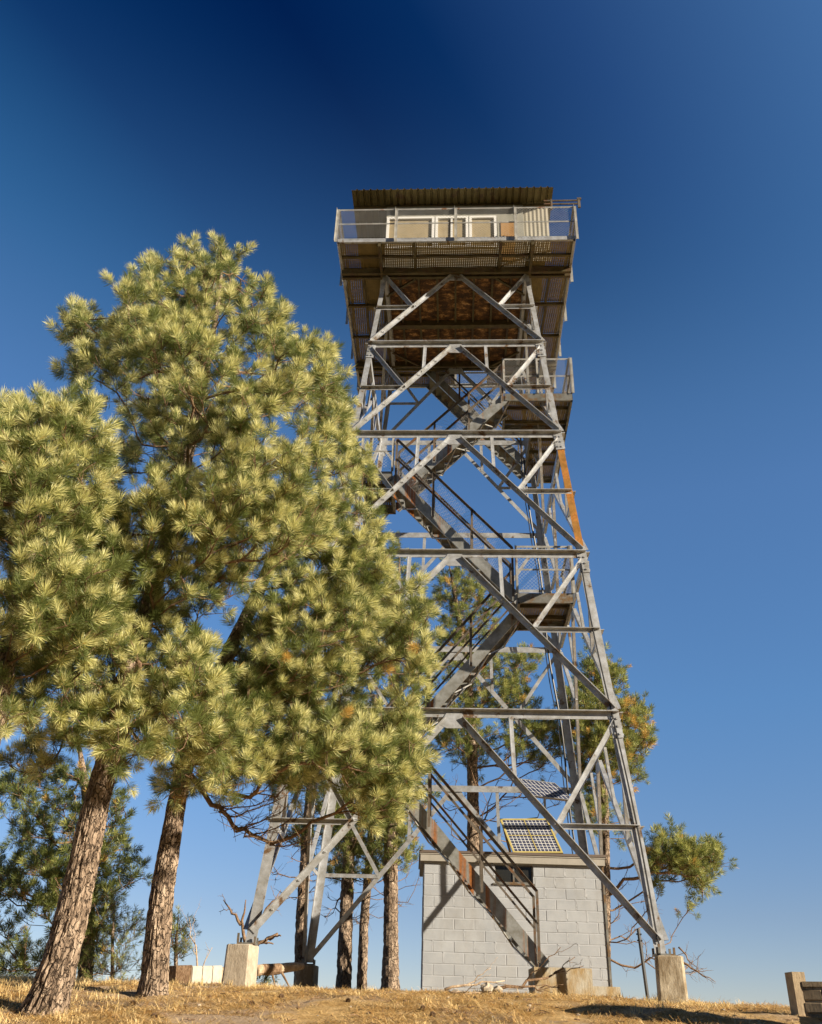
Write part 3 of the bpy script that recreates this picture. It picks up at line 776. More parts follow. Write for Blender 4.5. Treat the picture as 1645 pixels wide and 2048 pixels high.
mb.box((WX0,SY0+.03,WZ0),(WX1,SY0+.07,WZ0+g_)); mb.box((WX0,SY0+.03,WZ1-g_),(WX1,SY0+.07,WZ1)); mb.box((WX0,SY0+.03,WZ0+g_),(WX0+g_,SY0+.07,WZ1-g_)); mb.box((WX1-g_,SY0+.03,WZ0+g_),(WX1,SY0+.07,WZ1-g_))
mb.box(((WX0+WX1)/2-.015,SY0+.03,WZ0+g_),((WX0+WX1)/2+.015,SY0+.07,WZ1-g_))
mb.box((WX0-.03,SY0-.03,WZ0-.03),(WX1+.03,SY0+.028,WZ0-.002))
wf = mb.build('window', M['galv_brown'], shed)
mb = MB(); mb.box((WX0+g_,SY0+.05,WZ0+g_),(WX1-g_,SY0+.055,WZ1-g_)); mb.build('pane', M['shedglass'], wf)
mb = MB(); mb.box((SX1+.01,SY0-.02,SZ0),(SX1+.05,SY0+.06,SZ1-.01)); mb.build('downpipe', M['galv_brown'], shed)

# ------------------------------------------------------------------ solar panels
def solar(name, bl, br, tl, frame_m, cells_m, label, fw=.035, th=.04, midbar=True):
    bl, br, tl = map(lambda q: np.array(q, float), (bl, br, tl)); ex = br-bl; ey = tl-bl
    ey = ey-ex*(ex@ey)/(ex@ex)*.0
    n_ = np.cross(ex, ey); n_ /= np.linalg.norm(n_)
    root = empty(name, bl); tag(root, label, 'solar panel', 'solar panels above the shed')
    P = lambda a, b, c=0: bl+ex*a+ey*b+n_*c
    lx, ly = np.linalg.norm(ex), np.linalg.norm(ey); fx, fy = fw/lx, fw/ly
    mb = MB()
    for a0, a1, b0, b1 in ((0,fx,0,1),(1-fx,1,0,1),(fx,1-fx,0,fy),(fx,1-fx,1-fy,1)):
        vs = [P(a0,b0,-th),P(a1,b0,-th),P(a1,b1,-th),P(a0,b1,-th),P(a0,b0,.008),P(a1,b0,.008),P(a1,b1,.008),P(a0,b1,.008)]
        mb.add(vs, [(0,3,2,1),(4,5,6,7),(0,1,5,4),(1,2,6,5),(2,3,7,6),(3,0,4,7)])
    if midbar:
        for a0, a1, b0, b1 in ((.49,.51,fy,1-fy),(fx,1-fx,.49,.51)):
            vs = [P(a0,b0,-.01),P(a1,b0,-.01),P(a1,b1,-.01),P(a0,b1,-.01),P(a0,b0,.004),P(a1,b0,.004),P(a1,b1,.004),P(a0,b1,.004)]
            mb.add(vs, [(0,3,2,1),(4,5,6,7),(0,1,5,4),(1,2,6,5),(2,3,7,6),(3,0,4,7)])
    mb.build('frame', M[frame_m], root)
    mb = MB(); mb.add([P(fx,fy),P(1-fx,fy),P(1-fx,1-fy),P(fx,1-fy),P(fx,fy,-.015),P(1-fx,fy,-.015),P(1-fx,1-fy,-.015),P(fx,1-fy,-.015)], [(0,1,2,3),(4,7,6,5),(0,4,5,1),(1,5,6,2),(2,6,7,3),(3,7,4,0)])
    o = mb.build('cell_sheet', M[cells_m], root)
    uv = o.data.uv_layers.new(name='UVMap'); cs = [(0,0),(1,0),(1,1),(0,1)]
    for i in range(4): uv.data[i].uv = cs[i]
    return root, P
ZR = SZ1+.19
p_bl = at(1027,1703,SY0+.15); p_bl[2] = ZR+.03; 
p_br = at(1127,1703,SY0+.02); p_br[2] = ZR+.03
p_tl = at(1000,1638,SY0+.62)
s1, P1 = solar('solar_panel', p_bl, p_br, p_tl, 'yellow', 'cells', 'yellow framed solar panel tilted up on the shed roof edge')
for a in (.04, .96):
    mb = MB(); q = P1(a, .97, -.04); ft = P1(a, 0, -.04)+np.array([0, .62, -.02]); ft[2] = ZR+.012
    mb.bar(q, ft, .035); mb.bar(P1(a,.02,-.055), ft, .03)
    mb.build('support_leg', M['rusty'], s1)
q_bl = at(1068,1592,SY0+1.05); q_br = at(1150,1602,SY0+.95); q_tl = at(1031,1557,SY0+1.45)
s2, P2 = solar('solar_panel', q_bl, q_br, q_tl, 'alu', 'cells2', 'silver framed solar panel raised on a thin pole above the shed roof', fw=.02, midbar=False)
mb = MB(); c = P2(.5,.5,-.05); mb.tube([c, [c[0], c[1], ZR+.01]], .025, 8); mb.build('pole', M['galv'], s2)

# ------------------------------------------------------------------ trees
def in_poly(poly, pts):
    x, y = pts[:, 0], pts[:, 1]; c = np.zeros(len(pts), bool); n = len(poly); j = n-1
    for i in range(n):
        xi, yi = poly[i]; xj, yj = poly[j]
        c ^= ((yi > y) != (yj > y)) & (x < (xj-xi)*(y-yi)/(yj-yi+1e-9)+xi); j = i
    return c
def extents(poly, v):
    xs_ = []; n = len(poly)
    for i in range(n):
        (x0, y0), (x1, y1) = poly[i], poly[(i+1) % n]
        if (y0 > v) != (y1 > v): xs_.append(x0+(x1-x0)*(v-y0)/(y1-y0))
    return min(xs_), max(xs_)
def sample_crown(poly, Yc, n, dscale=.8, spacing=.3, inner=.5, dmin=.25, holes=.40, margin=0):
    poly = [tuple(map(float, q)) for q in poly]; P = np.array(poly)
    out = []; lo, hi = P.min(0), P.max(0); tries = 0
    while len(out) < n and tries < 60:
        tries += 1
        c = rng.random((600, 2))*(hi-lo)+lo; k_ = in_poly(poly, c)
        if margin:
            for dx, dy in ((margin,0),(-margin,0),(0,-margin*1.2),(0,margin*.5)): k_ &= in_poly(poly, c+np.array([dx, dy]))
        c = c[k_]
        for u, v in c:
            a, b = extents(poly, v); mid = (a+b)/2; hw = max((b-a)/2, 12)
            nu = (u-mid)/hw; base = at(u, v, Yc); Zd = (base-CAM)@F_
            D = dscale*hw*Zd/FPX*math.sqrt(max(0., 1-nu*nu))+dmin*random.random()
            w = (1 if random.random() < .5 else -1)*random.random()**inner
            q = at(u, v, Yc+D*w)
            if float(vnoise(np.array(q[0]*1.7+7), np.array(q[1]*1.7), np.array(q[2]*1.7))) < holes: continue
            if out and np.min(np.sum((np.array(out)-q)**2, 1)) < spacing**2: continue
            out.append(q)
            if len(out) >= n: break
    return np.array(out)
def tuft_protos(k, nn, length, width, spread=1., shoot=.13):
    ps = []
    for _ in range(k):
        s = np.sort(rng.random(nn)**.8)*shoot; th = rng.random(nn)*2*math.pi
        al = np.radians((82-50*s/shoot)*spread+rng.normal(size=nn)*13)
        d = np.stack([np.sin(al)*np.cos(th), np.sin(al)*np.sin(th), np.cos(al)], 1)
        L = length*(.75+.4*rng.random(nn)); b = np.stack([0*s, 0*s, s], 1)
        r = rng.normal(size=(nn, 3)); wv = np.cross(d, r); wv /= np.linalg.norm(wv, axis=1)[:, None]; wv *= width*(.7+.6*rng.random(nn))[:, None]/2
        mid = b+d*(L*.55)[:, None]
        tip = b+d*L[:, None]+np.stack([0*s, 0*s, L*.12], 1)
        # kite shape: base, mid-left, tip, mid-right
        ps.append(np.stack([b, mid+wv, tip, mid-wv], 1))
    return ps
def place_tufts(pos, axis, scale, protos):
    outs = []; n = len(pos); which = rng.integers(0, len(protos), n)
    ax = axis/np.linalg.norm(axis, axis=1)[:, None]
    r = rng.normal(size=(n, 3)); A = np.cross(ax, r); A /= np.linalg.norm(A, axis=1)[:, None]; B = np.cross(ax, A)
    R = np.stack([A, B, ax], 2)      # columns
    ids = []
    for k, p in enumerate(protos):
        m_ = np.where(which == k)[0]
        if not len(m_): continue
        v = np.einsum('nij,qkj->nqki', R[m_], p)*scale[m_][:, None, None, None]+pos[m_][:, None, None, :]
        outs.append(v.reshape(-1, 4, 3)); ids.append(np.repeat(m_, p.shape[0]))
    return np.concatenate(outs), np.concatenate(ids)

def grow(trunk, targets, dead, k_path=.35, up=.5, seg=.22, start=0):
    """branching skeleton: every target is joined to the cheapest node so far"""
    pos = [np.array(q[:3], float) for q in trunk]; par = [-1]+list(range(len(trunk)-1))
    plen = [0.]*len(trunk); dirs = []
    for i in range(len(trunk)):
        a = pos[max(0, i-1)]; b = pos[min(len(pos)-1, i+1)]; d = b-a; dirs.append(d/np.linalg.norm(d))
    ok = [i >= start for i in range(len(trunk))]
    istrunk = [True]*len(trunk)
    tp = np.array(pos)[start:]; dist = np.array([np.min(np.linalg.norm(tp-t, axis=1)) for t in targets])
    order = np.argsort(dist); tips = []
    cap = 60000; PA = np.zeros((cap, 3)); PL = np.zeros(cap); DA = np.zeros((cap, 3)); OK = np.zeros(cap, bool); TR = np.zeros(cap, bool); n = len(pos)
    PA[:n] = pos; PL[:n] = plen; DA[:n] = dirs; OK[:n] = ok; TR[:n] = True
    for ti in order:
        t = targets[ti]; v = t-PA[:n]; d = np.linalg.norm(v, axis=1)+1e-6
        cosv = np.einsum('ij,ij->i', v, DA[:n])/d
        cost = d+k_path*PL[:n]+np.where(TR[:n], 0, np.maximum(0, .35-cosv)*.9*d)+np.maximum(0, PA[:n, 2]-t[2]+.1)*.8
        cost[~OK[:n]] = 1e9; j = int(np.argmin(cost)); L = d[j]
        root = PA[j]; out = t-root; out_h = out.copy(); out_h[2] = 0
        h = np.linalg.norm(out_h); out_h = out_h/(h+1e-6)
        T0 = (out/L*.6+DA[j]*.4 if not TR[j] else out_h*.9+np.array([0, 0, .15])); T0 = T0/np.linalg.norm(T0)
        T1 = out/L*.5+out_h*.35+np.array([0, 0, up])+rng.normal(size=3)*.22; T1 /= np.linalg.norm(T1)
        ns = max(2, int(L/seg)); prev = j
        for s in range(1, ns+1):
            q = s/ns; c1 = root+T0*L*.4; c2 = t-T1*L*.35
            P = (1-q)**3*root+3*(1-q)**2*q*c1+3*(1-q)*q*q*c2+q**3*t
            if s < ns: P = P+rng.normal(size=3)*.018*min(1.5, L)
            dv = P-PA[prev]; dl = np.linalg.norm(dv)+1e-9
            PA[n] = P; PL[n] = PL[prev]+dl; DA[n] = dv/dl; OK[n] = True; par.append(prev); istrunk.append(False); prev = n; n += 1
        tips.append((prev, bool(dead[ti]), T1))
    return PA[:n].copy(), par, istrunk, tips
def limbs_mesh(PA, par, istrunk, tips, tip_r=.005, expo=2.35, maxr=.12):
    n = len(PA); acc = np.zeros(n)
    for i, _, _ in tips: acc[i] += tip_r**expo
    for i in range(n-1, 0, -1):
        if par[i] >= 0: acc[par[i]] += acc[i]
    rad = np.minimum(acc**(1/expo), maxr); kids = [[] for _ in range(n)]
    for i in range(n):
        if par[i] >= 0 and not istrunk[i]: kids[par[i]].append(i)
    mb = MB(); stack = [(i, c) for i in range(n) if istrunk[i] for c in kids[i]]
    while stack:
        p0, c = stack.pop(); ch = [p0, c]
        while kids[ch[-1]]:
            ks = sorted(kids[ch[-1]], key=lambda q: -rad[q]); 
            for q in ks[1:]: stack.append((ch[-1], q))
            ch.append(ks[0])
        rr = [rad[i] for i in ch]; rr[0] = rr[1]*1.05
        mb.tube(PA[ch], rr, 4 if rr[0] < .012 else (5 if rr[0] < .03 else 8), cap=False)
    return mb
def trunk_mesh(name, pts, mat_, parent, seed=0, rings=None, k=40, amp=.16, vs_=9.):
    """bark-covered tapering trunk with furrowed plates in the geometry"""
    P = np.array([q[:3] for q in pts], float); R = np.array([q[3] for q in pts], float)
    L = np.concatenate([[0], np.cumsum(np.linalg.norm(np.diff(P, axis=0), axis=1))])
    n = rings or int(L[-1]/.035)+2; s = np.linspace(0, L[-1], n)
    C = np.stack([np.interp(s, L, P[:, i]) for i in range(3)], 1)
    ker = np.ones(max(3, n//12)|1); ker /= ker.sum(); pad = len(ker)//2
    C = np.stack([np.convolve(np.pad(C[:, i], pad, mode='reflect', reflect_type='odd'), ker, 'valid') for i in range(3)], 1)
    r = np.interp(s, L, R)
    th = np.arange(k)*2*math.pi/k; S, TH_ = np.meshgrid(s, th, indexing='ij')
    cx, cy = np.cos(TH_), np.sin(TH_)
    wob = vnoise(cx*1.1+seed, cy*1.1, S*.8)
    a = vnoise(cx*6+seed*3, cy*6, S*vs_*.5); b = vnoise(cx*11+seed, cy*11+4, S*vs_*1.1); c = vnoise(cx*20, cy*20+seed, S*vs_*2.2)
    ridge = 1-np.abs(a*2-1)*2.6
    rr = r[:, None]*(1+(wob-.5)*.22-amp*np.clip(ridge, 0, 1)**1.5+amp*.6*(b-.5)+amp*.5*(c-.5))
    V = np.stack([C[:, 0:1]+rr*cx, C[:, 1:2]+rr*cy, np.repeat(C[:, 2:3], k, 1)+0*cx], -1)
    vs = V.reshape(-1, 3); i = np.arange(n-1)[:, None]; j = np.arange(k)[None]
    f = np.stack([i*k+j, i*k+(j+1) % k, (i+1)*k+(j+1) % k, (i+1)*k+j], -1).reshape(-1, 4)
    me = bpy.data.meshes.new(name); me.from_pydata(vs.tolist(), [], f.tolist()+[list(range((n-1)*k, n*k))]); me.materials.append(mat_)
    me.update(); o = bpy.data.objects.new(name, me); col.objects.link(o); attach(o, parent); return o

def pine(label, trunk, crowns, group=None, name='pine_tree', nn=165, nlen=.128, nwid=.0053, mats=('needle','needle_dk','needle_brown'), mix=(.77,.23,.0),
         side=4, tscale=1., start_frac=.3, dead_n=0, dead_poly=None, k_path=.35, tip_r=.005, trunk_k=72, maxr=.12, brown_poly=None, amp=.13, upb=.45):
    base = trunk[0]; root = empty(name, base[:3]); tag(root, label, 'pine tree', group)
    # resample trunk for attachment nodes
    P = np.array([q[:3] for q in trunk], float); R = np.array([q[3] for q in trunk])
    L = np.concatenate([[0], np.cumsum(np.linalg.norm(np.diff(P, axis=0), axis=1))]); n = max(6, int(L[-1]/.3)); s = np.linspace(0, L[-1], n)
    tr = np.stack([np.interp(s, L, P[:, 0]), np.interp(s, L, P[:, 1]), np.interp(s, L, P[:, 2]), np.interp(s, L, R)], 1)
    trunk_mesh('trunk', trunk, M['bark'], root, seed=len(label), k=trunk_k, amp=amp)
    targets = []; 
    for c in crowns: targets.append(sample_crown(*c))
    t1 = np.concatenate(targets); dead = np.zeros(len(t1), bool)
    if dead_poly: d_ = sample_crown(*dead_poly); t1 = np.concatenate([t1, d_]); dead = np.concatenate([dead, np.ones(len(d_), bool)])
    PA, par, ist, tips = grow(tr, t1, dead, k_path=k_path, start=int(n*start_frac))
    mb = limbs_mesh(PA, par, ist, tips, tip_r, maxr=maxr)
    pos, ax, scl = [], [], []
    for (i, dd, T1) in tips:
        if dd:
            for _ in range(3):
                q = PA[i]; d = T1+rng.normal(size=3)*.7; d /= np.linalg.norm(d); b_ = q-T1*.1*random.random()
                mb.tube([b_, b_+d*.12, b_+d*.22+rng.normal(size=3)*.03], [.005,.0035,.002], 3, cap=False)
            continue
        j = i; anc = [i]
        for _ in range(4):
            if par[anc[-1]] < 0 or ist[anc[-1]]: break
            anc.append(par[anc[-1]])
        d0 = PA[i]-PA[anc[1]] if len(anc) > 1 else T1; d0 = d0/np.linalg.norm(d0)*.6+T1*.5
        pos.append(PA[i]-d0/np.linalg.norm(d0)*.04); ax.append(d0); scl.append((.85+.4*random.random())*tscale)
        for q in range(side):
            a = PA[anc[0]]; b_ = PA[anc[min(len(anc)-1, 1+(q > 1))]]; w = random.random(); st = a+(b_-a)*w
            d = d0/np.linalg.norm(d0)*.5+rng.normal(size=3)*.48+np.array([0, 0, upb]); d /= np.linalg.norm(d)
            ln = (.10+.20*random.random())*tscale; e_ = st+d*ln
            mb.tube([st, st+d*ln*.5+rng.normal(size=3)*.008, e_], [.0055*tscale,.005*tscale,.004*tscale], 3, cap=False)
            pos.append(e_-d*.03); ax.append(d+np.array([0, 0, .12])); scl.append((.62+.55*random.random()**.8)*tscale)
    mb.build('limbs', M['twig'], root, smooth=True)
    pos, ax, scl = np.array(pos), np.array(ax), np.array(scl)
    protos = tuft_protos(10, nn, nlen, nwid)
    V, ids = place_tufts(pos, ax, scl, protos)
    nt_ = len(pos); mt = rng.choice(3, nt_, p=mix)
    if brown_poly is not None:
        mt = np.where((mt != 2) & (rng.random(nt_) < brown_poly(pos)), 2, mt)
    mi = mt[ids]; fl = rng.random(len(ids)); inner = np.tile(np.arange(nn), len(ids)//nn) < nn*.36; mi = np.where((mi == 0) & ((fl < .10) | inner), 1, mi); mi = np.where(fl > .996, 2, mi)  # inner needles get the darker material: age plus painted shade within each tuft
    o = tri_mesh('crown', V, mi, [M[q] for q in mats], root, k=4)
    print('pine', label[:30], 'tips', len(tips), 'tufts', nt_, 'needles', len(ids), 'nodes', len(PA))
    return root
def TP(lst, Y):    # trunk centre line from photo points: (u, v, radius, dY)
    out = []
    for q in lst:
        p = at(q[0], q[1], Y+(q[3] if len(q) > 3 else 0)); out.append((p[0], p[1], p[2], q[2]))
    return out

# big pine with the tallest crown (left trunk)
YA = -7.0
polyA = [(450,462),(488,480),(503,520),(500,560),(560,562),(570,610),(600,655),(680,695),(688,740),(700,800),(705,860),(725,900),(722,985),(660,1080),(560,1150),(470,1210),(380,1290),(280,1290),(190,1200),(150,1060),(180,960),(235,890),(240,800),(150,790),(118,720),(112,640),(165,592),(200,620),(235,640),(215,575),(248,565),(243,515),(300,505),(335,488),(345,500),(385,478),(410,490)]
polyA2 = [(0,1180),(120,1120),(240,1180),(330,1240),(420,1290),(470,1400),(470,1540),(420,1570),(330,1530),(270,1500),(240,1560),(180,1480),(90,1560),(0,1540)]
trA = TP([(80,2045,.29,.05),(92,2010,.245,.03),(104,1985,.215),(128,1900,.175),(157,1780,.158),(180,1660,.145),(212,1530,.13),(258,1350,.12),(298,1210,.11),(335,1080,.10),(370,940,.08),(405,780,.06),(435,620,.035),(446,515,.012)], YA)
pine('large leaning pine with the tallest crown, its trunk slanting up from the lower left corner', trA,
     [(polyA, YA, 650, .75, .20, .45, .25, .45, 18), (polyA2, YA-.3, 230, .55, .205, .5, .25, .44, 8)], 'foreground pines left of the tower', start_frac=.40, side=3,
     dead_poly=([(60,1400),(240,1420),(420,1240),(600,1000),(620,760),(420,640),(260,700),(230,1000),(60,1250)], YA, 75, .7, .25))
# second pine: lower, wider crown toward the tower
YB = -5.6
polyB = [(640,760),(700,830),(715,900),(760,930),(765,985),(740,1010),(785,1060),(775,1120),(800,1150),(855,1180),(885,1250),(870,1340),(850,1400),(850,1500),(842,1580),(800,1640),(740,1650),(650,1620),(560,1590),(470,1560),(400,1600),(330,1600),(290,1580),(330,1500),(420,1450),(440,1330),(480,1230),(560,1100),(600,960),(620,850)]
trB = TP([(303,2010,.215,.05),(306,1985,.175,.03),(311,1950,.15),(316,1850,.138),(328,1760,.128),(347,1650,.123),(358,1580,.12),(385,1480,.115),(440,1340,.11),(510,1200,.095),(570,1060,.075),(620,920,.045),(650,800,.015)], YB)
pine('pine with the bushy crown that reaches in front of the tower', trB, [(polyB, YB+.1, 580, .6, .20, .45, .25, .455, 21)], 'foreground pines left of the tower', start_frac=.33, side=3,
     mix=(.72,.268,.012), upb=.25, dead_poly=([(420,1560),(560,1590),(640,1640),(600,1700),(480,1680),(420,1600)], YB, 60, .4, .15))
# pine at the left edge
YC = -8.3
polyC = [(-160,900),(-60,830),(5,815),(45,792),(100,798),(130,830),(160,782),(205,800),(225,870),(215,960),(215,1050),(250,1120),(240,1250),(150,1320),(80,1450),(0,1500),(-120,1480),(-200,1250)]
trC = TP([(-170,2060,.18),(-110,1750,.15),(-45,1560,.13),(5,1350,.11),(50,1150,.09),(70,980,.05),(85,820,.012)], YC)
pine('pine at the left edge of the photo whose trunk leans in from outside', trC, [(polyC, YC, 400, .7, .205, .45, .25, .455, 15)], 'foreground pines left of the tower', start_frac=.40, side=3, mix=(.66,.34,.0))
# ---- farther pines
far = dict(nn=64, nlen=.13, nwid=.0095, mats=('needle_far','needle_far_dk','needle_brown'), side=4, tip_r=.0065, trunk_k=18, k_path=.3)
YM = 6.0
trM = TP([(947,2012,.19),(948,1700,.175),(945,1500,.15),(935,1330,.12),(912,1200,.06),(898,1125,.012)], YM)
pine('tall open pine behind the middle of the tower', trM, [([(898,1115),(915,1150),(960,1150),(1000,1210),(985,1250),(1040,1290),(1085,1320),(1060,1350),(1050,1410),(1110,1440),(1135,1500),(1080,1540),(1000,1500),(960,1560),(890,1520),(860,1440),(845,1380),(880,1300),(880,1230),(868,1190)], YM, 340, .8, .22, .6)], 'pines behind the tower', start_frac=.35, mix=(.5,.46,.04),
     dead_poly=([(850,1500),(1100,1500),(1130,1600),(1060,1690),(900,1690),(850,1600)], YM, 90, .7, .25), **far)
YR = 5.2
trR = TP([(1212,2012,.12),(1213,1850,.115),(1212,1700,.11),(1208,1550,.095),(1200,1420,.07),(1185,1300,.015)], YR)
fb = lambda p: np.where((p[:, 0] > 4.3) & (p[:, 2] > 3.2), .16, .03)
pine('pine behind the right tower legs with orange browning tips and a long low bough', trR,
     [([(1185,1285),(1215,1330),(1245,1340),(1262,1400),(1300,1420),(1300,1490),(1280,1560),(1250,1600),(1265,1680),(1210,1700),(1150,1640),(1170,1560),(1130,1470),(1120,1390),(1160,1380)], YR, 300, .9, .22, .6),
      ([(1290,1700),(1325,1660),(1355,1650),(1372,1690),(1400,1710),(1435,1690),(1442,1730),(1415,1760),(1420,1800),(1380,1825),(1330,1800),(1300,1770)], YR, 110, .9, .14, .6)],
     'pines behind the tower', start_frac=.12, mix=(.58,.40,.02), brown_poly=fb,
     dead_poly=([(1235,1720),(1300,1740),(1330,1850),(1420,1930),(1400,1960),(1330,1950),(1240,1950)], YR, 45, .7, .22), **far)
YS = 5.5
trS = TP([(781,2012,.215,),(782,1850,.18),(782,1700,.16),(785,1500,.13),(795,1300,.09),(800,1095,.015)], YS)
pine('straight pine just left of the block shed, its top showing beside the upper stairs', trS,
     [([(800,1085),(825,1130),(860,1170),(850,1250),(880,1350),(860,1480),(880,1560),(845,1680),(850,1750),(800,1740),(700,1730),(660,1640),(700,1500),(730,1300),(745,1180),(760,1120)], YS, 260, .8, .26, .5)],
     'pines behind the tower', start_frac=.2, mix=(.62,.34,.04), dead_poly=([(700,1700),(850,1700),(840,1800),(720,1840)], YS, 22, .7, .25), **far)
for (u, r, Y, lab, lean) in ((692,.155,5.0,'pine between the rear left pier and the thinnest pine behind the tower',10), (728,.11,6.2,'thinnest pine behind the tower, second trunk left of the block shed',22)):
    tr = TP([(u-6,2012,r*1.15),(u,1850,r),(u+lean*.6,1700,r*.85),(u+lean,1560,r*.6),(u+lean,1450,r*.15)], Y)
    pine(lab, tr, [([(u-60,1560),(u+60,1560),(u+90,1680),(u+50,1760),(u-50,1770),(u-90,1680)], Y, 45, .8, .28, .6)], 'pines behind the tower', start_frac=.35, mix=(.55,.42,.03),
         dead_poly=([(u-50,1740),(u+60,1740),(u+50,1850),(u-45,1850)], Y, 16, .6, .2), **far)
Y0 = 4.2
tr0 = TP([(600,2012,.15),(603,1850,.14),(612,1700,.13),(625,1560,.11),(635,1400,.03)], Y0)
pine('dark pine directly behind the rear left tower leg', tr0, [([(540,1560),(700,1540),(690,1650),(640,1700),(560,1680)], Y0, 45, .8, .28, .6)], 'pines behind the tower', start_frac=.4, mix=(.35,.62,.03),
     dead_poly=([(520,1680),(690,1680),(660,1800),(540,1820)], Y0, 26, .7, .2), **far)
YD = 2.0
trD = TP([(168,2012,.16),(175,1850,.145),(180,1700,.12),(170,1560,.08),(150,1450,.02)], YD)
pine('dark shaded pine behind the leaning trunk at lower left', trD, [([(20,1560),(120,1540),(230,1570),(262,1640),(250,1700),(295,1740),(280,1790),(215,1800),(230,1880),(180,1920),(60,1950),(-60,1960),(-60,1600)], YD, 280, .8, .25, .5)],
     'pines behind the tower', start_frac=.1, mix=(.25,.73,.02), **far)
# young bushy pines
for (u, v0, v1, w_, lab) in ((225,1960,1800,75,'young bushy pine growing between the two big trunks'), (352,1955,1830,22,'slender young pine peeking out right of the second big trunk')):
    Y = 1.2 if u < 300 else 0.6
    tr = TP([(u,v0+25,.04),(u,(v0+v1)/2,.03),(u+5,v1,.006)], Y)
    f2 = dict(far); f2.update(tip_r=.003, nlen=.085, nwid=.007, nn=34, side=3)
    pine(lab, tr, [([(u-w_*.3,v1),(u+w_*.4,v1),(u+w_,(v0+v1)/2),(u+w_*.8,v0),(u-w_*.8,v0),(u-w_,(v0+v1)/2)], Y, 70 if w_ > 40 else 22, .9, .12, .6)], 'young pines', name='young_pine', start_frac=.05, mix=(.6,.38,.02), **f2)
mb = MB(); c = at(533,1962,1.0); c[2] = float(gz(c[0], c[1]))
root = empty('small_shrub', c); tag(root, 'tiny green seedling growing by the pale log', 'shrub')
mb.tube([c, c+[0,0,.12]], .006, 4); mb.build('stem', M['twig'], root)
ps = tuft_protos(4, 60, .09, .008, 1.4); pos = c+rng.normal(size=(9,3))*[.06,.05,.03]+[0,0,.09]; ax = rng.normal(size=(9,3))*.5+[0,0,.7]
V, ids = place_tufts(pos, ax, np.ones(9), ps); tri_mesh('crown', V, np.zeros(len(ids)), [M['needle_far_dk']], root, k=4)

# ------------------------------------------------------------------ dead wood
def branchy(mb, p0, p1, r0, r1, depth=2, wig=.12, kids=3, k=6):
    p0 = np.array(p0, float); p1 = np.array(p1, float); L = np.linalg.norm(p1-p0); n = 7
    pts = [p0+(p1-p0)*i/(n-1)+rng.normal(size=3)*wig*L*.25*(0 if i in (0, n-1) else 1) for i in range(n)]
    rs = list(np.linspace(r0, r1, n)); mb.tube(pts, rs, k)
    if depth > 0:
        for _ in range(kids):
            i = random.randint(2, n-2); d = (p1-p0)/L+rng.normal(size=3)*.7; d /= np.linalg.norm(d)
            branchy(mb, pts[i], pts[i]+d*L*(.3+.3*random.random()), rs[i]*.55, r1*.5, depth-1, wig, max(1, kids-1), 4)
# pale fallen log between the front left pier and the rear pier
mb = MB(); a = at(425,1950,-.6); b_ = at(606,1933,.3)
pts = [a+(b_-a)*i/11+rng.normal(size=3)*.008 for i in range(12)]; rs = [.10,.105,.1,.095,.092,.09,.085,.085,.08,.078,.072,.05]
mb.tube(pts, rs, 12, 0); mb.tube(pts[6:9], [.089,.091,.087], 12, 1)
for i, d in ((7, (.1,-.05,-.25)), (8, (.2,-.1,-.27)), (2, (-.1,-.1,-.2))): mb.tube([pts[i], pts[i]+np.array(d)], [.025,.012], 6, 1)
o = mb.build('fallen_log', [M['deadwood'], M['black']]); o.data.materials[1] = M['twig']; tag(o, 'pale barkless fallen log behind the front left pier', 'log')
# white concrete block with dark end
root = empty('concrete_beam', at(400,1960,-1.2)); tag(root, 'long whitish banded beam lying beside the second big trunk', 'concrete block')
mb = MB(); a = at(371,1958,-1.5); b_ = at(432,1956,-1.0); za = float(gz(a[0], a[1]))
A, B = frame(a, b_); d = (b_-a)/np.linalg.norm(b_-a)
for i in range(3):
    q0 = a+(b_-a)*(i/3+.015); q1 = a+(b_-a)*((i+1)/3-.015); q0 = q0+[0,0,.08]; q1 = q1+[0,0,.08]
    mb.prism(q0, q1, [(-.14,-.16),(.14,-.16),(.14,.08),(.12,.095),(-.12,.095),(-.14,.08)], A, B)
mb.prism(a+[0,0,.08], b_+[0,0,.08], [(-.125,-.15),(.125,-.15),(.125,.085),(-.125,.085)], A, B)
mb.build('beam_body', m_concrete('whitish_concrete', (.34,.31,.26), (.46,.43,.37)), root)
mb = MB(); q0 = at(338,1960,-1.55)+[0,0,.09]; q1 = a-d*.01+[0,0,.09]
mb.prism(q0, q1, [(-.14,-.17),(.14,-.17),(.14,.10),(-.14,.10)], A, B); mb.build('dark_end', M['twig'], root)
def dead(name, label, specs, m='deadwood', cat='dead branch', **kw):
    mb = MB()
    for (q0, q1, r0, r1, dp) in specs: branchy(mb, q0, q1, r0, r1, dp, **kw)
    o = mb.build(name, M[m], smooth=True); tag(o, label, cat, 'dead wood around the tower'); return o
dead('dead_branch', 'thin bare sapling branch rising behind the whitish beam', [(at(395,1950,-.2), at(378,1835,-.2), .018, .004, 2), (at(398,1945,-.2), at(425,1895,-.2), .012, .004, 1)], 'deadwood')
dead('dead_stump', 'twisted dead wood with broken limbs behind the front left leg', [(at(500,1960,2), at(485,1850,2), .05, .03, 0), (at(482,1850,2), at(447,1800,2), .035, .008, 2), (at(500,1900,2), at(556,1868,2), .05, .025, 1), (at(505,1860,2), at(562,1780,2), .03, .006, 2), (at(485,1850,2), at(492,1800,2), .03, .01, 0)], 'twig', 'stump')
dead('dead_branch', 'forked fallen branch lying on the grass in front of the shed', [(at(985,1982,-2.6), at(1128,1936,-2.3), .030, .010, 2), (at(1040,1975,-2.6), at(1120,1975,-2.3), .018, .006, 1)], 'twig')
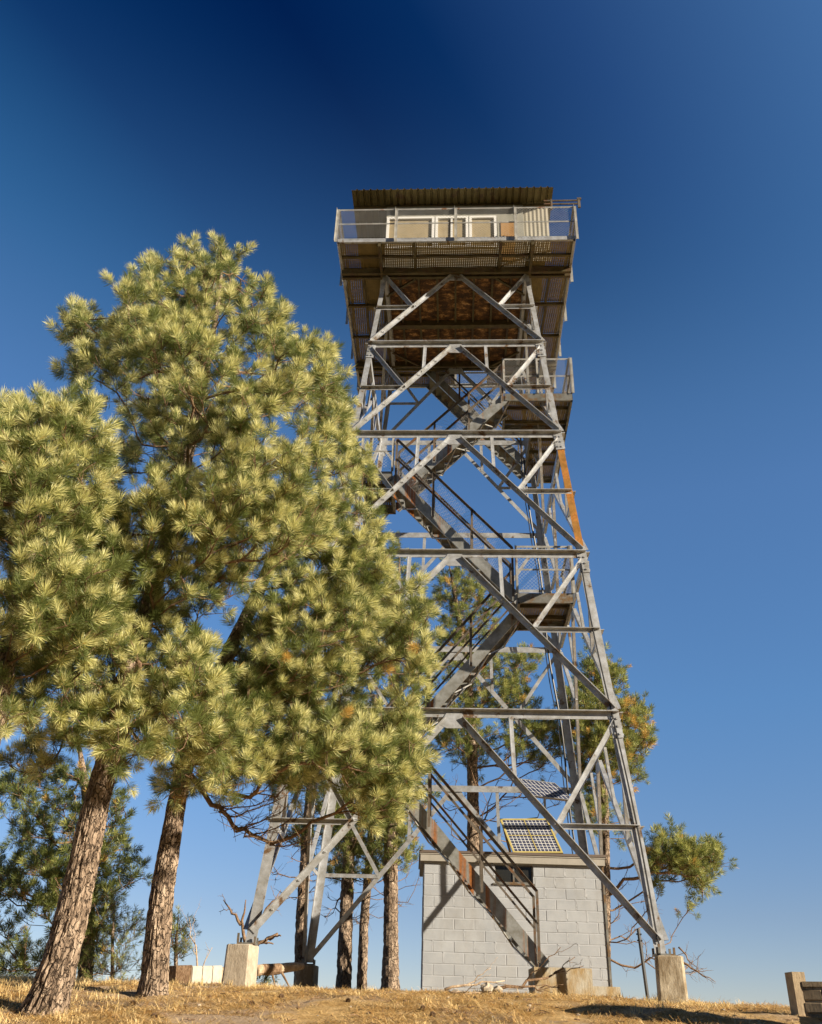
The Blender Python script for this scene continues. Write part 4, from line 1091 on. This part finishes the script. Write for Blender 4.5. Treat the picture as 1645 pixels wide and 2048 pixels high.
dead('dead_branch', 'low pale fallen branch left of the forked one', [(at(890,1980,-2.6), at(1010,1962,-2.5), .022, .008, 2), (at(900,1985,-2.8), at(985,1985,-2.8), .018, .006, 2)], 'deadwood')
dead('dead_branch', 'bare twisted branch reaching right from behind the front right pier', [(at(1365,1925,-1), at(1432,1965,-1), .02, .004, 3), (at(1358,1895,-1), at(1400,1945,-1), .015, .003, 2)], 'twig')
# two pale rocks beside the branches
for u, v, r, lab in ((975,1977,.10,'larger pale rock beside the fallen branches'), (995,1980,.075,'smaller pale rock beside the fallen branches')):
    c = at(u, v, -2.75); k = 12; mb = MB(); vs = []
    for i in range(7):
        for j in range(k):
            a1 = math.pi*i/6; a2 = 2*math.pi*j/k; d = np.array([math.sin(a1)*math.cos(a2), math.sin(a1)*math.sin(a2), math.cos(a1)*.7])
            vs.append(c+d*r*(.75+.5*float(vnoise(np.array(d[0]*2.2+u), np.array(d[1]*2.2), np.array(d[2]*2.2)))))
    mb.add(vs, [(i*k+j, i*k+(j+1) % k, (i+1)*k+(j+1) % k, (i+1)*k+j)[::-1] for i in range(6) for j in range(k)])
    o = mb.build('rock', M['conc']); tag(o, lab, 'rock', 'rocks in front of the shed')
# leaning black post
mb = MB(); a = at(1296,1985,-2.4); b_ = at(1277,1858,-2.4); a[2] = float(gz(a[0], a[1]))-.1
mb.angle(a, b_, (0.3,-1,0), .055, .008); 
for q in (.93, .85): c = a+(b_-a)*q; mb.bar(c+[-.04,0,0], c+[.04,0,0], .02)
o = mb.build('steel_post', M['black']); tag(o, 'leaning black steel stake beside the front right pier', 'post')

# ------------------------------------------------------------------ stone wall at the right
root = empty('stone_wall', (3.9, -5.5, float(gz(3.9, -5.5)))); tag(root, 'low tan masonry wall with an end post at the right edge', 'stone wall')
wa = at(1583,2010,-5.0); wtop = at(1590,1975,-5.0)[2]; wx0 = at(1608,1990,-5.0)[0]
def course_wall(mb, x0, y0, x1, y1, z0, z1, th, seed):
    rr = random.Random(seed); d = np.array([x1-x0, y1-y0]); L = np.linalg.norm(d); d = d/L; nrm = np.array([d[1], -d[0]])
    def P(s, q, z): return (x0+d[0]*s+nrm[0]*q, y0+d[1]*s+nrm[1]*q, z)
    mb.add([P(0,-th/2+.02,z0),P(L,-th/2+.02,z0),P(L,th/2-.02,z0),P(0,th/2-.02,z0),P(0,-th/2+.02,z1),P(L,-th/2+.02,z1),P(L,th/2-.02,z1),P(0,th/2-.02,z1)], [(0,3,2,1),(4,5,6,7),(0,1,5,4),(1,2,6,5),(2,3,7,6),(3,0,4,7)], 1)
    z = z0; r = 0
    while z < z1-.02:
        h = min(.11+rr.random()*.05, z1-z); s = -.1*rr.random()
        while s < L:
            w = .16+rr.random()*.18; a, b = max(s, 0)+.008, min(s+w, L)-.008
            if b-a > .03:
                for sg in (-1, 1):
                    q0 = sg*(th/2-.02); q1 = sg*(th/2+rr.random()*.015)
                    f = [P(a,q0,z+.008),P(b,q0,z+.008),P(b,q0,z+h-.008),P(a,q0,z+h-.008),P(a+.012,q1,z+.02),P(b-.012,q1,z+.02),P(b-.012,q1,z+h-.02),P(a+.012,q1,z+h-.02)]
                    mb.add(f, [(4,5,6,7),(0,1,5,4),(1,2,6,5),(2,3,7,6),(3,0,4,7)], 0)
            s += w
        z += h; r += 1
zb = float(gz(4, -5.4))-.9
mb = MB(); course_wall(mb, wx0, -5.0, wx0+.75, -5.4, zb, wtop, .3, 3); course_wall(mb, wx0+.72, -5.56, wx0+.95, -9.2, zb-.4, wtop, .3, 8); mb.build('wall_body', [M['stone'], M['mortar']], root).data.materials[1] = M['dirty_conc']
mb = MB(); mb.bar((wx0+.02,-5.0,wtop+.03), (wx0+.9,-5.42,wtop+.03), .34, .055); mb.bar((wx0+.73,-5.60,wtop+.031), (wx0+.95,-9.2,wtop+.031), .34, .053); mb.build('coping', M['stone'], root)
mb = MB(); mb.box((wx0-.15,-5.14,zb), (wx0-.0,-4.9,wtop+.16)); mb.build('end_post', M['stone'], root)
mb = MB(); course_wall(mb, wx0+.75, -7.35, wx0+1.75, -7.75, zb-.4, wtop+1.45, 1.0, 5); mb.build('shadow_caster_pillar', [M['stone'], M['dirty_conc']], root)  # unseen pillar added outside the view to cast the shadow on the ground

# ------------------------------------------------------------------ dry grass and fallen needles
n = 260000
x = rng.random(n)*17-8.5; y = -8.3+rng.random(n)*8.8
keep = np.abs(x+.7) < (y+17.3)*.52+.5; x, y = x[keep], y[keep]; pn = vnoise(x*1.1+3, y*1.1, x*0+2)+.35*vnoise(x*4, y*4, x*0); keep = rng.random(len(x)) < np.clip((pn-.42)*4, .12, 1); x, y = x[keep], y[keep]; n = len(x)
z = gz(x, y)+.004
a = rng.random(n)*2*math.pi; L = .05+.09*rng.random(n); tilt = np.abs(rng.normal(size=n))*.20
d = np.stack([np.cos(a)*np.cos(tilt), np.sin(a)*np.cos(tilt), np.sin(tilt)], 1); w_ = np.stack([-np.sin(a), np.cos(a), 0*a], 1)*.0034
b_ = np.stack([x, y, z], 1)
V = np.stack([b_-w_, b_+w_, b_+d*L[:, None]+w_*.6, b_+d*L[:, None]-w_*.6], 1)
o = tri_mesh('needle_litter', V, rng.choice(3, n, p=(.56,.34,.10)), [M['litter'], M['straw'], M['twig']], k=4); tag(o, 'fallen orange-brown pine needles covering the hilltop', 'pine needles', kind='stuff')
# grass clumps
def clump_pts(n, f): 
    out = []
    while len(out) < n:
        q = np.array([rng.random()*16-8, -8.2+rng.random()*8.5])
        if rng.random() < f(q): out.append(q)
    return np.array(out)
def dens(q):
    left = 1/(1+math.exp((q[0]+4.1)*2.0)); pier = math.exp(-((q[0]-3.1)**2+(q[1]+3.25)**2)/.12)*3+math.exp(-((q[0]+2.9)**2+(q[1]+3.2)**2)/.15)
    far_ = .02*(1 if vnoise(np.array(q[0]*1.3), np.array(q[1]*1.3), np.array(1.)) > .5 else .1)
    return min(1, left*.16+pier*.6+far_)
cl = clump_pts(620, dens); m_ = 26
cx = np.repeat(cl[:, 0], m_)+rng.normal(size=len(cl)*m_)*.045; cy = np.repeat(cl[:, 1], m_)+rng.normal(size=len(cl)*m_)*.045
n = len(cx); b_ = np.stack([cx, cy, gz(cx, cy)-.01], 1)
a = rng.random(n)*2*math.pi; sl = .45+np.abs(rng.normal(size=n))*.5; L = np.repeat(.06+.11*rng.random(len(cl)), m_)*(.6+.6*rng.random(n))
d1 = np.stack([np.cos(a)*np.sin(sl*.5), np.sin(a)*np.sin(sl*.5), np.cos(sl*.5)], 1); d2 = np.stack([np.cos(a)*np.sin(sl*1.7), np.sin(a)*np.sin(sl*1.7), np.cos(sl*1.7)], 1)
w_ = np.stack([-np.sin(a), np.cos(a), 0*a], 1)*.0028; mid = b_+d1*(L*.55)[:, None]; tip = mid+d2*(L*.5)[:, None]
V = np.concatenate([np.stack([b_-w_, b_+w_, mid+w_*.8, mid-w_*.8], 1), np.stack([mid-w_*.8, mid+w_*.8, tip+w_*.15, tip-w_*.15], 1)])
o = tri_mesh('dry_grass', V, np.zeros(len(V)), [M['straw']], k=4); tag(o, 'dry straw-coloured grass tufts on the hilltop', 'grass', kind='stuff')
# pine cones
def cone_mesh():
    mb = MB(); k = 8
    for i in range(9):
        zc = i*.0085; r = .034*math.sin(math.pi*(i+1.2)/10.5)
        for j in range(k):
            a = 2*math.pi*(j+.5*(i % 2))/k; c = np.array([math.cos(a), math.sin(a), 0]); s_ = np.array([-math.sin(a), math.cos(a), 0])
            mb.add([c*r*.3+[0,0,zc-.004], c*r+s_*.009+[0,0,zc], c*r*1.12+[0,0,zc+.009], c*r-s_*.009+[0,0,zc]], [(0,1,2,3)])
    mb.tube([(0,0,-.005),(0,0,.07)], [.012,.006], 6); return mb
cone0 = cone_mesh().build('pine_cone', M['twig'])
spots = [(270,2010),(190,2018),(420,1998),(600,2020),(640,1985),(700,2005),(505,2012),(780,1998),(865,2032),(955,1999),(845,2018),(560,1995),(925,2018),(310,2035),(735,2028),(1010,2012),(480,2030),(1040,1999)]
for i, (u, v) in enumerate(spots):
    best = None
    for Yq in np.arange(-10.5, -2.5, .1):
        q = at(u, v, Yq); dz = q[2]-float(gz(q[0], q[1]))
        if best is None or abs(dz) < best[0]: best = (abs(dz), q)
    q = best[1]
    c = cone0 if i == 0 else cone0.copy()
    if i: col.objects.link(c)
    c.location = (q[0], q[1], float(gz(q[0], q[1]))+.012); c.rotation_euler = (1.3+random.random()*.5, random.random(), random.random()*6.28)
    c.scale = [.55+random.random()*.35]*3; tag(c, 'small brown pine cone lying on the needle-covered ground', 'pine cone', 'pine cones scattered on the ground')

# ------------------------------------------------------------------ twigs and pebbles on the ground
mb = MB()
for i in range(260):
    x = rng.random()*11-5.5; y = -7.6+rng.random()*7.0; a = rng.random()*math.pi*2; L = .04+.16*rng.random()**2
    n_ = 4; pts = []
    for q in range(n_):
        px_, py_ = x+math.cos(a)*L*q/(n_-1)+rng.normal()*.006, y+math.sin(a)*L*q/(n_-1)+rng.normal()*.006
        pts.append((px_, py_, float(gz(px_, py_))+.012+.012*abs(rng.normal())))
    mb.tube(pts, [.004+.003*rng.random()]*3+[.002], 4)
o = mb.build('twig_litter', M['twig']); tag(o, 'small dead twigs and bark bits strewn over the hilltop', 'twigs', kind='stuff')
mb = MB()
for i in range(170):
    x = rng.random()*9-3.5; y = -7.6+rng.random()*6.0; r = .008+.022*rng.random()**2; c = np.array([x, y, float(gz(x, y))+r*.3]); k = 6; vs = []
    for a in range(4):
        for b in range(k):
            t1, t2 = math.pi*(a+.15)/3.3, 2*math.pi*b/k; vs.append(c+r*(.8+.4*rng.random())*np.array([math.sin(t1)*math.cos(t2), math.sin(t1)*math.sin(t2), math.cos(t1)*.6]))
    mb.add(vs, [(a*k+b, (a+1)*k+b, (a+1)*k+(b+1) % k, a*k+(b+1) % k) for a in range(3) for b in range(k)]+[tuple(range(k))])
o = mb.build('pebbles', M['conc']); tag(o, 'pale pebbles scattered in the soil', 'pebbles', kind='stuff')
